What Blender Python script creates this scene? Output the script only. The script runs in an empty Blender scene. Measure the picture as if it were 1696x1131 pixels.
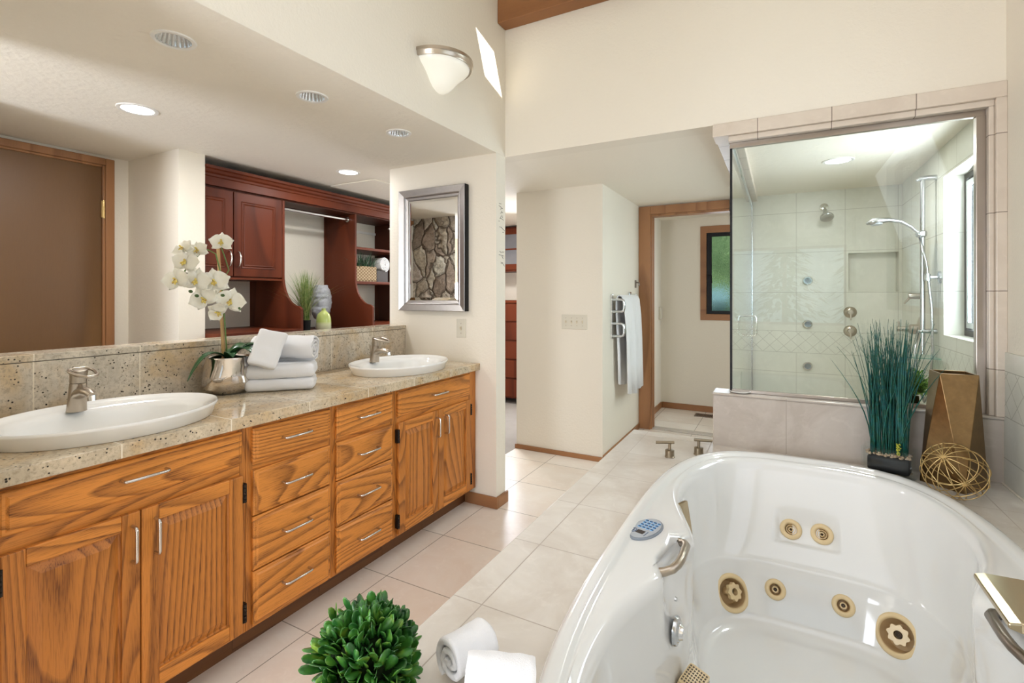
import bpy, math, random
from mathutils import Vector, Matrix, noise
from mathutils.geometry import tessellate_polygon
random.seed(7)
PI = math.pi
C = bpy.context.scene.collection
sc = bpy.context.scene

# ------------------------------------------------------------------ camera
cam_d = bpy.data.cameras.new('camera')
cam = bpy.data.objects.new('camera', cam_d); C.objects.link(cam)
cam.location = (0, 0, 1.27)
cam.rotation_euler = (PI/2, 0, math.radians(28.434))
cam_d.sensor_width = 36.0
cam_d.lens = 820.0/1696*36
cam_d.shift_y = -(565.5-489)/1696
cam_d.clip_start = 0.02
sc.camera = cam

# ------------------------------------------------------------------ world, sun, daylight
sc.view_settings.view_transform = 'Standard'
sc.view_settings.look = 'None'
sc.view_settings.gamma = 1.0
sc.view_settings.use_curve_mapping = False
sc.view_settings.exposure = 0.0
sc.cycles.max_bounces = 10
sc.cycles.diffuse_bounces = 6
sc.cycles.glossy_bounces = 6
sc.cycles.transparent_max_bounces = 16
sc.cycles.caustics_reflective = False
sc.cycles.caustics_refractive = False
sc.cycles.sample_clamp_indirect = 6.0
w = bpy.data.worlds.new('sky'); sc.world = w; w.use_nodes = True
bg = w.node_tree.nodes['Background']
bg.inputs[0].default_value = (0.80, 0.90, 1.0, 1); bg.inputs[1].default_value = 1.3

def light(name, kind, loc, target, power, color=(1, 1, 1), size=(1, 1), **kw):
    d = bpy.data.lights.new(name, kind); o = bpy.data.objects.new(name, d); C.objects.link(o)
    o.location = loc
    o.rotation_euler = (Vector(target)-Vector(loc)).to_track_quat('-Z', 'Y').to_euler()
    d.energy = power; d.color = color
    if kind == 'AREA':
        d.shape = kw.get('shape', 'RECTANGLE'); d.size = size[0]; d.size_y = size[1]
        if 'spread' in kw: d.spread = math.radians(kw['spread'])
    if kind == 'SUN': d.angle = math.radians(0.5)
    if kind == 'POINT': d.shadow_soft_size = size[0]
    return o
sun_dir = Vector((-1, .5, -1.21)).normalized()
light('sun', 'SUN', (3, -1, 6), Vector((3, -1, 6))+sun_dir, 14.0, (1, .95, .86))
DAY = (.93, 1.0, 1.12); WARM = (1.0, 1.0, 1.0)
light('ceiling_fill', 'AREA', (-.3, .5, 3.28), (-.35, .5, 0), 13, DAY, (2.0, 3.4), spread=125)  # broad panel added below the closed ceiling to brighten the tub room
light('rear_fill', 'AREA', (-1.05, -1.62, 1.05), (-.9, 3, .75), 47, DAY, (.75, 1.9))  # unseen fill added behind the camera; the wall has no doorway here
light('window_day_tub', 'AREA', (.86, 1.1, 1.75), (-2, 1.1, .9), 8, DAY, (1.6, 1.1))
light('window_day_shower', 'AREA', (.955, 3.3, 1.5), (-.6, 3.5, 1.2), 28, DAY, (.68, .88))
light('window_day_toilet', 'AREA', (-.40, 5.66, 1.5), (-.4, 4, 1.2), 3.5, DAY, (.5, .8))
light('dressing_fill_rear', 'AREA', (-2.62, -1.70, 1.2), (-2.9, 4, 2.0), 112, DAY, (.95, 1.7))  # added fill that lifts the dressing room walls and soffit; no window there
light('dressing_fill_end', 'AREA', (-2.6, 4.3, 2.10), (-2.6, 4.3, 0), 26, WARM, (.3, .3))  # extra lamp without a fixture, added to brighten the closet end
light('passage_fill', 'AREA', (-2.6, 4.75, 1.3), (-1.2, 2.9, .6), 21, DAY, (.8, 1.2))  # free-standing fill panel added to light the passage

# ------------------------------------------------------------------ mesh helpers
class MB:
    def __init__(s): s.v = []; s.f = []
    def add(s, vs, fs, M=None):
        b = len(s.v)
        s.v += [tuple(M @ Vector(p)) if M else tuple(p) for p in vs]
        s.f += [tuple(b+i for i in f) for f in fs]
        return s
    def box(s, x0, x1, y0, y1, z0, z1, M=None):
        x0, x1 = min(x0, x1), max(x0, x1); y0, y1 = min(y0, y1), max(y0, y1); z0, z1 = min(z0, z1), max(z0, z1)
        vs = [(x, y, z) for z in (z0, z1) for y in (y0, y1) for x in (x0, x1)]
        return s.add(vs, [(0, 2, 3, 1), (4, 5, 7, 6), (0, 1, 5, 4), (1, 3, 7, 5), (3, 2, 6, 7), (2, 0, 4, 6)], M)
    def loft(s, rings, close=True, cap0=False, cap1=False, M=None):
        n = len(rings[0]); vs = [p for r in rings for p in r]; fs = []
        for i in range(len(rings)-1):
            for j in range(n if close else n-1):
                k = (j+1) % n
                fs.append((i*n+j, i*n+k, (i+1)*n+k, (i+1)*n+j))
        if cap0: fs.append(tuple(reversed(range(n))))
        if cap1: fs.append(tuple(range((len(rings)-1)*n, len(rings)*n)))
        return s.add(vs, fs, M)
    def lathe(s, prof, n=32, c=(0, 0, 0), M=None, cap0=False, cap1=False, a0=0, a1=2*PI, sx=1, sy=1):
        full = abs(a1-a0-2*PI) < 1e-6
        m = n if full else n+1
        rings = [[(c[0]+sx*r*math.cos(a0+(a1-a0)*j/n), c[1]+sy*r*math.sin(a0+(a1-a0)*j/n), c[2]+z) for j in range(m)] for r, z in prof]
        return s.loft(rings, full, cap0, cap1, M)
    def cyl(s, p0, p1, r0, r1=None, n=20, cap=True):
        r1 = r0 if r1 is None else r1
        return s.tube([p0, p1], [r0, r1], n, cap)
    def tube(s, pts, r, n=10, cap=True, closed=False, flat=1.0):
        pts = [Vector(p) for p in pts]; m = len(pts)
        rs = r if isinstance(r, (list, tuple)) else [r]*m
        rings = []; up = None
        for i, p in enumerate(pts):
            if closed: t = pts[(i+1) % m]-pts[i-1]
            else: t = pts[min(i+1, m-1)]-pts[max(i-1, 0)]
            t.normalize()
            if up is None:
                up = Vector((0, 0, 1)) if abs(t.z) < .9 else Vector((1, 0, 0))
            a = t.cross(up)
            if a.length < 1e-5: a = t.cross(Vector((.3, 1, .2)))
            a.normalize(); b = a.cross(t).normalized(); up = b
            rings.append([tuple(p+(a*math.cos(q)+b*math.sin(q)*flat)*rs[i]) for q in [2*PI*j/n for j in range(n)]])
        if closed: rings.append(rings[0])
        return s.loft(rings, True, cap and not closed, cap and not closed)
    def plate(s, outer, holes=(), t0=0, t1=1, axis='z', M=None):
        def mp(u, v, t):
            return {'z': (u, v, t), 'x': (t, u, v), 'y': (u, t, v)}[axis]
        loops = [list(outer)]+[list(h) for h in holes]
        tris = tessellate_polygon([[Vector((u, v, 0)) for u, v in l] for l in loops])
        flat = [p for l in loops for p in l]; n = len(flat)
        vs = [mp(u, v, t0) for u, v in flat]+[mp(u, v, t1) for u, v in flat]
        fs = [tuple(t) for t in tris]+[tuple(n+i for i in reversed(t)) for t in tris]
        b = 0
        for l in loops:
            k = len(l)
            for i in range(k): fs.append((b+i, b+(i+1) % k, n+b+(i+1) % k, n+b+i))
            b += k
        return s.add(vs, fs, M)
    def rbox(s, sx, sy, sz, r, n=8, M=None, disp=None):
        # dense rounded block centred on the origin
        hx, hy, hz = sx/2, sy/2, sz/2
        idx = {}; vs = []; fs = []
        def P(i, j, k, nx, ny, nz):
            key = (i, j, k)
            if key in idx: return idx[key]
            p = Vector((-hx+2*hx*i/nx, -hy+2*hy*j/ny, -hz+2*hz*k/nz))
            q = Vector((max(-hx+r, min(hx-r, p.x)), max(-hy+r, min(hy-r, p.y)), max(-hz+r, min(hz-r, p.z))))
            d = p-q
            if d.length > 1e-9: p = q+d.normalized()*r
            if disp: p = disp(p)
            idx[key] = len(vs); vs.append(tuple(p)); return idx[key]
        L = max(sx, sy, sz)
        nx, ny, nz = [max(3, round(n*q/L)+2) for q in (sx, sy, sz)]
        for k in (0, nz):
            for i in range(nx):
                for j in range(ny):
                    q = [P(i, j, k, nx, ny, nz), P(i+1, j, k, nx, ny, nz), P(i+1, j+1, k, nx, ny, nz), P(i, j+1, k, nx, ny, nz)]
                    fs.append(tuple(q if k else reversed(q)))
        for j in (0, ny):
            for i in range(nx):
                for k in range(nz):
                    q = [P(i, j, k, nx, ny, nz), P(i+1, j, k, nx, ny, nz), P(i+1, j, k+1, nx, ny, nz), P(i, j, k+1, nx, ny, nz)]
                    fs.append(tuple(reversed(q) if j else q))
        for i in (0, nx):
            for j in range(ny):
                for k in range(nz):
                    q = [P(i, j, k, nx, ny, nz), P(i, j+1, k, nx, ny, nz), P(i, j+1, k+1, nx, ny, nz), P(i, j, k+1, nx, ny, nz)]
                    fs.append(tuple(q if i else reversed(q)))
        return s.add(vs, fs, M)

def obj(name, mb, m, parent=None, smooth=None, bevel=0, seg=2, label=None, kind=None):
    me = bpy.data.meshes.new(name); me.from_pydata(mb.v, [], mb.f); me.update()
    me.validate()
    import bmesh
    bm = bmesh.new(); bm.from_mesh(me); bmesh.ops.recalc_face_normals(bm, faces=bm.faces); bm.to_mesh(me); bm.free()
    if smooth is not None:
        me.shade_smooth()
        if smooth < 180: me.set_sharp_from_angle(angle=math.radians(smooth))
    o = bpy.data.objects.new(name, me); C.objects.link(o)
    for q in (m if isinstance(m, (list, tuple)) else [m]): me.materials.append(q)
    if parent is not None: o.parent = parent
    if bevel:
        b = o.modifiers.new('bevel', 'BEVEL'); b.width = bevel; b.segments = seg; b.limit_method = 'ANGLE'; b.angle_limit = math.radians(40)
    if label: o['label'] = label
    if kind: o['kind'] = kind
    return o
def struct(name, mb, m, **k):
    return obj(name, mb, m, kind='structure', **k)
def tag(o, label, cat, group=None, kind=None):
    o['label'] = label; o['category'] = cat
    if group: o['group'] = group
    if kind: o['kind'] = kind
    return o
def thing(name, label, cat, loc=(0, 0, 0), rz=0, group=None):
    o = bpy.data.objects.new(name, None); C.objects.link(o)
    o.empty_display_size = .05
    o.location = loc; o.rotation_euler = (0, 0, rz)
    return tag(o, label, cat, group)
def T(x, y, z): return Matrix.Translation((x, y, z))
def R(a, ax): return Matrix.Rotation(math.radians(a), 4, ax)
def ell(cx, cy, a, b, n=64): return [(cx+a*math.cos(2*PI*i/n), cy+b*math.sin(2*PI*i/n)) for i in range(n)]
def rect(x0, x1, y0, y1): return [(x0, y0), (x1, y0), (x1, y1), (x0, y1)]
def frame_to(n, p):       # matrix whose local +Z is n, at p
    q = Vector(n).normalized().to_track_quat('Z', 'Y')
    return Matrix.Translation(p) @ q.to_matrix().to_4x4()

# ------------------------------------------------------------------ materials
class NT:
    def __init__(s, name):
        s.m = bpy.data.materials.new(name); s.m.use_nodes = True
        s.t = s.m.node_tree; s.p = s.t.nodes['Principled BSDF']; s.out = s.t.nodes['Material Output']
    def n(s, typ, **k):
        x = s.t.nodes.new(typ)
        for a, b in k.items(): setattr(x, a, b)
        return x
    def l(s, a, b): s.t.links.new(a, b)
    def put(s, sock, v):
        if hasattr(v, 'is_output'): s.l(v, sock)
        else: sock.default_value = v
    def math(s, op, a, b=0.0, c=None):
        x = s.n('ShaderNodeMath', operation=op)
        s.put(x.inputs[0], a); s.put(x.inputs[1], b)
        if c is not None: s.put(x.inputs[2], c)
        return x.outputs[0]
    def obj(s): return s.n('ShaderNodeTexCoord').outputs['Object']
    def map(s, v, scale=(1, 1, 1), loc=(0, 0, 0), rot=(0, 0, 0)):
        x = s.n('ShaderNodeMapping'); s.l(v, x.inputs[0])
        x.inputs['Location'].default_value = loc; x.inputs['Scale'].default_value = scale; x.inputs['Rotation'].default_value = rot
        return x.outputs[0]
    def noise(s, v, scale, detail=4, rough=.5, dist=0, out=0):
        x = s.n('ShaderNodeTexNoise'); s.l(v, x.inputs['Vector'])
        x.inputs['Scale'].default_value = scale; x.inputs['Detail'].default_value = detail
        x.inputs['Roughness'].default_value = rough; x.inputs['Distortion'].default_value = dist
        return x.outputs[out]
    def vor(s, v, scale, feature='F1', rnd=1, out='Distance'):
        x = s.n('ShaderNodeTexVoronoi', feature=feature); s.l(v, x.inputs['Vector'])
        x.inputs['Scale'].default_value = scale; x.inputs['Randomness'].default_value = rnd
        return x.outputs[out]
    def ramp(s, f, stops, interp='LINEAR'):
        x = s.n('ShaderNodeValToRGB'); s.l(f, x.inputs[0]); cr = x.color_ramp; cr.interpolation = interp
        while len(cr.elements) < len(stops): cr.elements.new(.5)
        for e, (p, c) in zip(cr.elements, stops):
            e.position = p; e.color = (*c, 1) if len(c) == 3 else c
        return x.outputs[0]
    def mix(s, f, a, b, mode='MIX'):
        x = s.n('ShaderNodeMix', data_type='RGBA', blend_type=mode)
        s.put(x.inputs[0], f)
        s.put(x.inputs[6], (*a, 1) if isinstance(a, tuple) and len(a) == 3 else a)
        s.put(x.inputs[7], (*b, 1) if isinstance(b, tuple) and len(b) == 3 else b)
        return x.outputs[2]
    def bump(s, h, strength=.2, dist=.01):
        x = s.n('ShaderNodeBump'); s.l(h, x.inputs['Height'])
        x.inputs['Strength'].default_value = strength; x.inputs['Distance'].default_value = dist
        s.l(x.outputs[0], s.p.inputs['Normal']); return x
    def set(s, col=None, rough=None, metal=None, **k):
        if col is not None: s.put(s.p.inputs['Base Color'], (*col, 1) if isinstance(col, tuple) and len(col) == 3 else col)
        if rough is not None: s.put(s.p.inputs['Roughness'], rough)
        if metal is not None: s.p.inputs['Metallic'].default_value = metal
        for a, b in k.items(): s.put(s.p.inputs[a.replace('_', ' ')], b)
        return s.m

def paint(name, col, scale=70, strength=.12, rough=.75):
    t = NT(name); v = t.obj()
    h = t.noise(v, scale, 3, .55)
    t.bump(h, strength, .006)
    return t.set(col, rough)
def plain(name, col, rough=.5, metal=0, var=.12, vs=8, bump=0, bs=200, **k):
    t = NT(name); v = t.obj()
    f = t.noise(v, vs, 3)
    c = t.mix(f, tuple(max(0, q*(1-var)) for q in col), tuple(min(1, q*(1+var)) for q in col))
    if bump: t.bump(t.noise(v, bs, 3), bump, .004)
    return t.set(c, rough, metal, **k)
def wood(name, axis, light_c, dark_c, ring=16.0, rough=.38, pore=.5, stretch=.09, spec=.4):
    t = NT(name); v = t.obj()
    rnd = t.n('ShaderNodeObjectInfo').outputs['Random']
    off = t.n('ShaderNodeCombineXYZ')
    t.l(t.math('MULTIPLY', rnd, 3.7), off.inputs[0]); t.l(t.math('MULTIPLY', rnd, 5.3), off.inputs[1]); t.l(t.math('MULTIPLY', rnd, 7.9), off.inputs[2])
    add = t.n('ShaderNodeVectorMath', operation='ADD'); t.l(v, add.inputs[0]); t.l(off.outputs[0], add.inputs[1]); v = add.outputs[0]
    sc_ = {'x': (stretch, 1, 1), 'y': (1, stretch, 1), 'z': (1, 1, stretch)}[axis]
    q = t.map(v, sc_)
    wv = t.noise(q, 2.0, 2.2, .33)
    band = t.math('FRACT', t.math('MULTIPLY', wv, ring))
    ringf = t.ramp(band, [(0, (0, 0, 0)), (.35, (.06, .06, .06)), (.70, (.50, .50, .50)), (.90, (1, 1, 1)), (1.0, (.1, .1, .1))])
    big = t.noise(q, 1.3, 2)
    sp = {'x': (.035, 1, 1), 'y': (1, .035, 1), 'z': (1, 1, .035)}[axis]
    fine = t.noise(t.map(v, sp), 520, 2, .6)
    pr = t.ramp(fine, [(.36, (1, 1, 1)), (.50, (0, 0, 0))])
    base = t.mix(big, tuple(.80*q for q in light_c), tuple(min(1, 1.18*q) for q in light_c))
    c = t.mix(t.math('MULTIPLY', ringf, .62), base, dark_c)
    c = t.mix(t.math('MULTIPLY', t.math('MULTIPLY', pr, pore), t.math('MULTIPLY_ADD', ringf, .75, .25)), c, dark_c)
    t.bump(fine, .08, .002)
    return t.set(c, rough, Specular_IOR_Level=spec)
def granite(name, tint, joints=True):
    t = NT(name); v = t.obj()
    n1 = t.noise(v, 9, 5, .6, 1.2); n2 = t.noise(v, 90, 3, .7); n3 = t.noise(t.map(v, loc=(3, 1, 2)), 5, 3, .6, .8)
    c = t.mix(t.ramp(n1, [(.35, (0, 0, 0)), (.65, (1, 1, 1))]), tuple(.78*q for q in tint), tuple(min(1, 1.1*q) for q in tint))
    c = t.mix(t.math('MULTIPLY', t.ramp(n3, [(.47, (0, 0, 0)), (.66, (1, 1, 1))]), .75), c, (tint[0]*.88, tint[1]*.70, tint[2]*.46))
    c = t.mix(t.ramp(n2, [(.48, (0, 0, 0)), (.64, (.55, .55, .55))]), c, (tint[0]*.48, tint[1]*.45, tint[2]*.42))
    d = t.vor(v, 85); sel = t.noise(v, 42, 2)
    spk = t.math('MULTIPLY', t.ramp(d, [(.20, (1, 1, 1)), (.28, (0, 0, 0))]), t.ramp(sel, [(.515, (0, 0, 0)), (.565, (1, 1, 1))]))
    c = t.mix(spk, c, (.035, .028, .022))
    if joints:
        y = t.n('ShaderNodeSeparateXYZ'); t.l(v, y.inputs[0])
        f = t.math('FRACT', t.math('DIVIDE', t.math('SUBTRACT', y.outputs[1], .69), .311))
        m = t.math('LESS_THAN', t.math('MULTIPLY', t.math('MINIMUM', f, t.math('SUBTRACT', 1.0, f)), .311), .0020)
        c = t.mix(t.math('MULTIPLY', m, .9), c, (.82, .74, .60))
    return t.set(c, .16)
def tile(name, size, off, c1, c2, grout, gw=.0022, rough=.3, band=None, vein=.5):
    t = NT(name); v = t.obj()
    sp = t.n('ShaderNodeSeparateXYZ'); t.l(v, sp.inputs[0])
    ge = t.n('ShaderNodeNewGeometry'); sn = t.n('ShaderNodeSeparateXYZ'); t.l(ge.outputs['True Normal'], sn.inputs[0])
    msk = None; ids = t.n('ShaderNodeCombineXYZ')
    for i in range(3):
        if not size[i]: continue
        r = t.math('DIVIDE', t.math('SUBTRACT', sp.outputs[i], off[i]), size[i])
        f = t.math('FRACT', r)
        d = t.math('MULTIPLY', t.math('MINIMUM', f, t.math('SUBTRACT', 1.0, f)), size[i])
        g = t.math('MULTIPLY', t.math('LESS_THAN', d, gw), t.math('LESS_THAN', t.math('ABSOLUTE', sn.outputs[i]), .7))
        msk = g if msk is None else t.math('MAXIMUM', msk, g)
        t.l(t.math('FLOOR', r), ids.inputs[i])
    wn = t.n('ShaderNodeTexWhiteNoise'); t.l(ids.outputs[0], wn.inputs['Vector'])
    n1 = t.noise(v, 4.5, 6, .62, .9); n2 = t.noise(v, 14, 4, .6, 1.5)
    f = t.math('ADD', t.math('MULTIPLY', t.ramp(n1, [(.36, (0, 0, 0)), (.66, (1, 1, 1))]), vein), t.math('MULTIPLY', wn.outputs[0], 1-vein))
    c = t.mix(f, c1, c2)
    c = t.mix(t.math('MULTIPLY', t.ramp(n2, [(.55, (0, 0, 0)), (.75, (1, 1, 1))]), .35), c, tuple(min(1, q*1.12) for q in c2))
    if band:
        z0, z1, s_ = band
        u = t.math('ADD', sp.outputs[0], sp.outputs[1]); z = t.math('SUBTRACT', sp.outputs[2], z0)
        inb = t.math('MULTIPLY', t.math('GREATER_THAN', sp.outputs[2], z0), t.math('LESS_THAN', sp.outputs[2], z1))
        dm = None
        for op in ('ADD', 'SUBTRACT'):
            fr = t.math('FRACT', t.math('DIVIDE', t.math(op, u, z), s_))
            g = t.math('LESS_THAN', t.math('MULTIPLY', t.math('MINIMUM', fr, t.math('SUBTRACT', 1.0, fr)), s_), gw*1.3)
            dm = g if dm is None else t.math('MAXIMUM', dm, g)
        edge = t.math('MAXIMUM', t.math('LESS_THAN', t.math('ABSOLUTE', t.math('SUBTRACT', sp.outputs[2], z0)), gw),
                      t.math('LESS_THAN', t.math('ABSOLUTE', t.math('SUBTRACT', sp.outputs[2], z1)), gw))
        msk = t.math('MAXIMUM', t.math('ADD', t.math('MULTIPLY', inb, dm), t.math('MULTIPLY', t.math('SUBTRACT', 1.0, inb), msk)), edge)
    c = t.mix(msk, c, grout)
    h = t.math('SUBTRACT', 1.0, msk); t.bump(h, .25, .002)
    return t.set(c, t.math('ADD', rough, t.math('MULTIPLY', msk, .4)))
def glass_mat(name, tint, refl=1.0, rough=0.0):
    t = NT(name); t.t.nodes.remove(t.p)
    tr = t.n('ShaderNodeBsdfTransparent'); tr.inputs[0].default_value = (*tint, 1)
    gl = t.n('ShaderNodeBsdfGlossy'); gl.inputs['Roughness'].default_value = rough; gl.inputs[0].default_value = (1, 1, 1, 1)
    lw = t.n('ShaderNodeLayerWeight'); lw.inputs[0].default_value = .5
    fr = t.math('MULTIPLY_ADD', t.math('POWER', lw.outputs['Facing'], 5.0), .955, .045)
    mx = t.n('ShaderNodeMixShader'); t.l(t.math('MULTIPLY', fr, refl), mx.inputs[0]); t.l(tr.outputs[0], mx.inputs[1]); t.l(gl.outputs[0], mx.inputs[2])
    t.l(mx.outputs[0], t.out.inputs[0]); return t.m
def emit(name, col, strength):
    t = NT(name)
    t.p.inputs['Emission Color'].default_value = (*col, 1); t.p.inputs['Emission Strength'].default_value = strength
    return t.set(col, .4)

WALL = (.79, .735, .635)
m_wall = paint('cream_wall_paint', WALL, 75, .22)
m_ceil = paint('cream_ceiling_paint', (.82, .765, .665), 32, .55)
m_floor = tile('floor_travertine_tile', (.43, .43, 0), (-1.567, 1.702, 0), (.76, .655, .56), (.84, .78, .71), (.32, .27, .22), .0021, .28)
m_deck = tile('deck_travertine_tile', (.326, .326, .262), (-.631, 1.013, .526), (.57, .51, .445), (.69, .655, .60), (.38, .33, .28), .0016, .24, vein=.7)
m_curb = tile('curb_travertine_tile', (.326, .326, 0), (.025, 2.9, .5), (.46, .40, .345), (.58, .53, .475), (.36, .31, .26), .0015, .22, vein=.75)
m_trimtile = tile('frame_travertine_tile', (.30, .30, .313), (.205, 2.9, 1.60), (.60, .515, .43), (.68, .60, .51), (.24, .19, .15), .0018, .28, vein=.7)
m_shower = tile('shower_tile', (.339, .339, .332), (.119, 3.08, .297), (.58, .575, .50), (.66, .65, .575), (.42, .41, .35), .0018, .3, band=(.793, .971, .105), vein=.7)
m_carpet = plain('grey_carpet', (.30, .27, .24), .95, bump=.5, bs=500)
m_oak_v = wood('oak_vertical_grain', 'z', (.56, .205, .036), (.125, .036, .006), 62, .38, 1.0, .13)
m_oak_h = wood('oak_horizontal_grain', 'y', (.70, .265, .048), (.135, .039, .007), 62, .38, 1.0, .13)
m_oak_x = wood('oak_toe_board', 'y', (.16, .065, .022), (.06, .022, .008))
m_trim_x = wood('stained_trim_x', 'x', (.35, .162, .066), (.18, .076, .028), 10, .45, .4)
m_trim_y = wood('stained_trim_y', 'y', (.35, .162, .066), (.18, .076, .028), 10, .45, .4)
m_trim_z = wood('stained_trim_z', 'z', (.35, .162, .066), (.18, .076, .028), 10, .45, .4)
m_door = wood('brown_door_veneer', 'z', (.185, .090, .030), (.11, .050, .016), 3, .4, .25)
m_beam = wood('beam_wood', 'x', (.34, .15, .055), (.20, .08, .028), 6, .55, .35)
m_ch_v = wood('cherry_vertical_grain', 'z', (.125, .027, .010), (.05, .010, .004), 6, .42, .3, .16, spec=.18)
m_ch_h = wood('cherry_horizontal_grain', 'y', (.135, .029, .010), (.055, .010, .004), 6, .42, .3, .16, spec=.18)
m_ch_d = wood('cherry_dark_grain', 'z', (.08, .020, .009), (.04, .008, .004), 6, .45, .3, .16, spec=.18)
m_granite = granite('speckled_granite_counter', (.64, .535, .385))
m_granite_b = granite('speckled_granite_splash', (.64, .565, .455))
m_white = plain('white_ceramic', (.86, .85, .82), .08, var=.02, Coat_Weight=.5)
m_tub = plain('white_acrylic', (.75, .755, .745), .09, var=.015, Coat_Weight=.6, Coat_Roughness=.04)
m_nickel = plain('brushed_nickel', (.46, .40, .33), .30, 1, var=.1, vs=30)
m_pull = plain('satin_steel_pull', (.62, .59, .55), .26, 1, var=.08, vs=30)
m_chrome = plain('polished_chrome', (.78, .79, .80), .10, 1, var=.04)
m_steel = plain('satin_chrome', (.58, .60, .62), .22, 1, var=.06)
m_bronze = plain('champagne_bronze', (.46, .38, .25), .20, 1, var=.08)
m_gunmetal = plain('dark_nickel', (.24, .205, .175), .32, 1, var=.08)
m_black = plain('black_plastic', (.010, .010, .011), .45, Specular_IOR_Level=.2)
m_hinge = plain('blackened_hinge', (.035, .028, .022), .45, .8)
m_almond = plain('almond_plastic', (.66, .62, .52), .35, var=.03)
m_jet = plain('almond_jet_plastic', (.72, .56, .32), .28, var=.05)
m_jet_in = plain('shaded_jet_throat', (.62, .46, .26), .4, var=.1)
m_hole = plain('dark_jet_hole', (.06, .035, .015), .5)
m_towel = NT('white_terry_towel'); _v = m_towel.obj(); m_towel.bump(m_towel.noise(_v, 420, 3, .7), .4, .003)
m_towel = m_towel.set((.80, .80, .815), .95, Sheen_Weight=.3)
m_glass = glass_mat('clear_shower_glass', (.955, .985, .965), 1.0)
m_vaseglass = glass_mat('clear_glass', (.97, .985, .98), .45)
m_led = emit('led_lens', (1, .95, .85), 9.0)
m_ring = plain('white_trim_ring', (.80, .78, .74), .4, var=.02)

def facecol(name, cols, scale=14, rough=.5, **k):
    t = NT(name); v = t.obj(); wn = t.noise(v, scale, 2, .6)
    c = t.ramp(wn, [(.28+.44*i/(len(cols)-1), q) for i, q in enumerate(cols)])
    return t.set(c, rough, **k)

# ================================================================== THE ROOM
CZ = 2.12
# floors
fl = MB().box(-2.32, 1.0, -1.75, 2.66, -.06, 0).box(-1.93, 1.0, 2.66, 3.70, -.06, 0).box(-1.19, 1.0, 3.70, 5.9, -.06, 0)
struct('floor', fl, m_floor)
struct('floor_carpet', MB().box(-3.8, -2.32, -1.75, 6.3, -.06, -.005).box(-2.32, -1.93, 2.66, 6.3, -.06, -.005), m_carpet)
# walls around the bath
struct('wall_half', MB().box(-2.32, -2.20, .40, 2.55, 0, 1.05), m_wall)
struct('wall_stub', MB().box(-2.32, -1.488, 2.55, 2.66, 0, CZ), m_wall)
struct('wall_stub_near', MB().box(-2.32, -1.488, .29, .40, 0, CZ), m_wall)
struct('wall_left', MB().box(-1.60, -1.488, -1.75, 2.66, CZ+.001, 3.42), m_wall)
struct('wall_left_rear', MB().box(-2.32, -1.6, -1.75, -1.64, 0, CZ).box(-1.60, -1.488, -1.75, -.75, 0, CZ), m_wall)
struct('wall_far', MB().box(-1.60, .95, 2.66, 2.78, CZ, 3.42), m_wall)
struct('wall_right', MB().plate(rect(-1.75, 2.66, 0, 3.42), [rect(.25, 1.95, 1.15, 2.35)], .789, .92, 'x').box(.772, .789, -.1, 2.66, .50, .5261), m_wall)
struct('wall_wainscot', MB().box(.780, .7891, .10, 2.66, .526, 1.046), m_shower, bevel=.003)
struct('wall_rear', MB().plate(rect(-1.60, .92, 0, 3.42), [rect(-.57, .71, .9, 1.88)], -1.80, -1.70, 'y').box(-3.8, -1.60, -1.80, -1.75, 0, CZ), m_wall)
# lower ceiling (over vanity, dressing room, passage, shower) and the tall ceiling with one roof light cut to cast the sun patch
def circ(x, y, r, n=28): return ell(x, y, r, r, n)
spots = [(-1.774, .913), (-1.761, 1.456), (-1.756, 1.996)]
struct('ceiling_low', MB().plate(rect(-3.8, -1.601, -1.75, 2.66), [circ(x, y, .0545) for x, y in spots], CZ, CZ+.08)
       .box(-1.601, -1.488, -1.75, 2.66, CZ-.0004, CZ+.0004).box(-3.8, -1.601, 2.66, 6.3, CZ, CZ+.08).box(-1.601, .95, 2.7801, 6.3, CZ, CZ+.08), m_ceil)
cb = MB()
A, B_, Cc, D = (-1.043, 2.10), (-1.0, 2.28), (-.80, 2.28), (-.846, 2.10)
cb.plate(rect(-1.6, .92, -1.75, 2.78), [[A, B_, Cc, D]], 3.30, 3.305)
struct('ceiling_high', cb, m_wall)
struct('trim_1', MB().box(-1.487, .79, 2.563, 2.659, 2.897, 3.10), m_beam, bevel=.004)
# unseen slabs added outside to keep the sun off the windows
struct('sun_block_slabs', MB().box(.92, 2.9, -3.6, 3.0, 2.62, 2.70).box(-2.0, .92, -3.6, -1.80, 2.62, 2.70).box(.97, 2.9, 3.0, 5.0, 2.3, 2.38), m_trim_x)
# block with the light switches and the towel rack, toilet room
struct('wall_passage', MB().box(-1.93, -1.19, 3.645, 5.9, 0, CZ), m_wall)
struct('wall_toilet_head', MB().box(-1.19, -.385, 4.76, 4.86, 2.045, CZ), m_wall)
struct('wall_toilet_far', MB().plate(rect(-1.19, .95, 0, CZ), [rect(-.706, -.16, 1.066, 1.947)], 5.75, 5.87, 'y'), m_wall)
# dressing room
struct('wall_dressing', MB().box(-3.80, -3.63, -1.75, 1.60, 0, CZ), m_wall)
struct('wall_dressing_pier', MB().box(-3.80, -3.06, 1.60, 1.75, 0, CZ), m_wall)
struct('wall_closet', MB().box(-3.80, -3.47, 1.75, 5.6, 0, CZ), m_wall)
struct('wall_dressing_far', MB().box(-3.8, -1.93, 5.62, 5.74, 0, CZ), m_wall)
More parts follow.
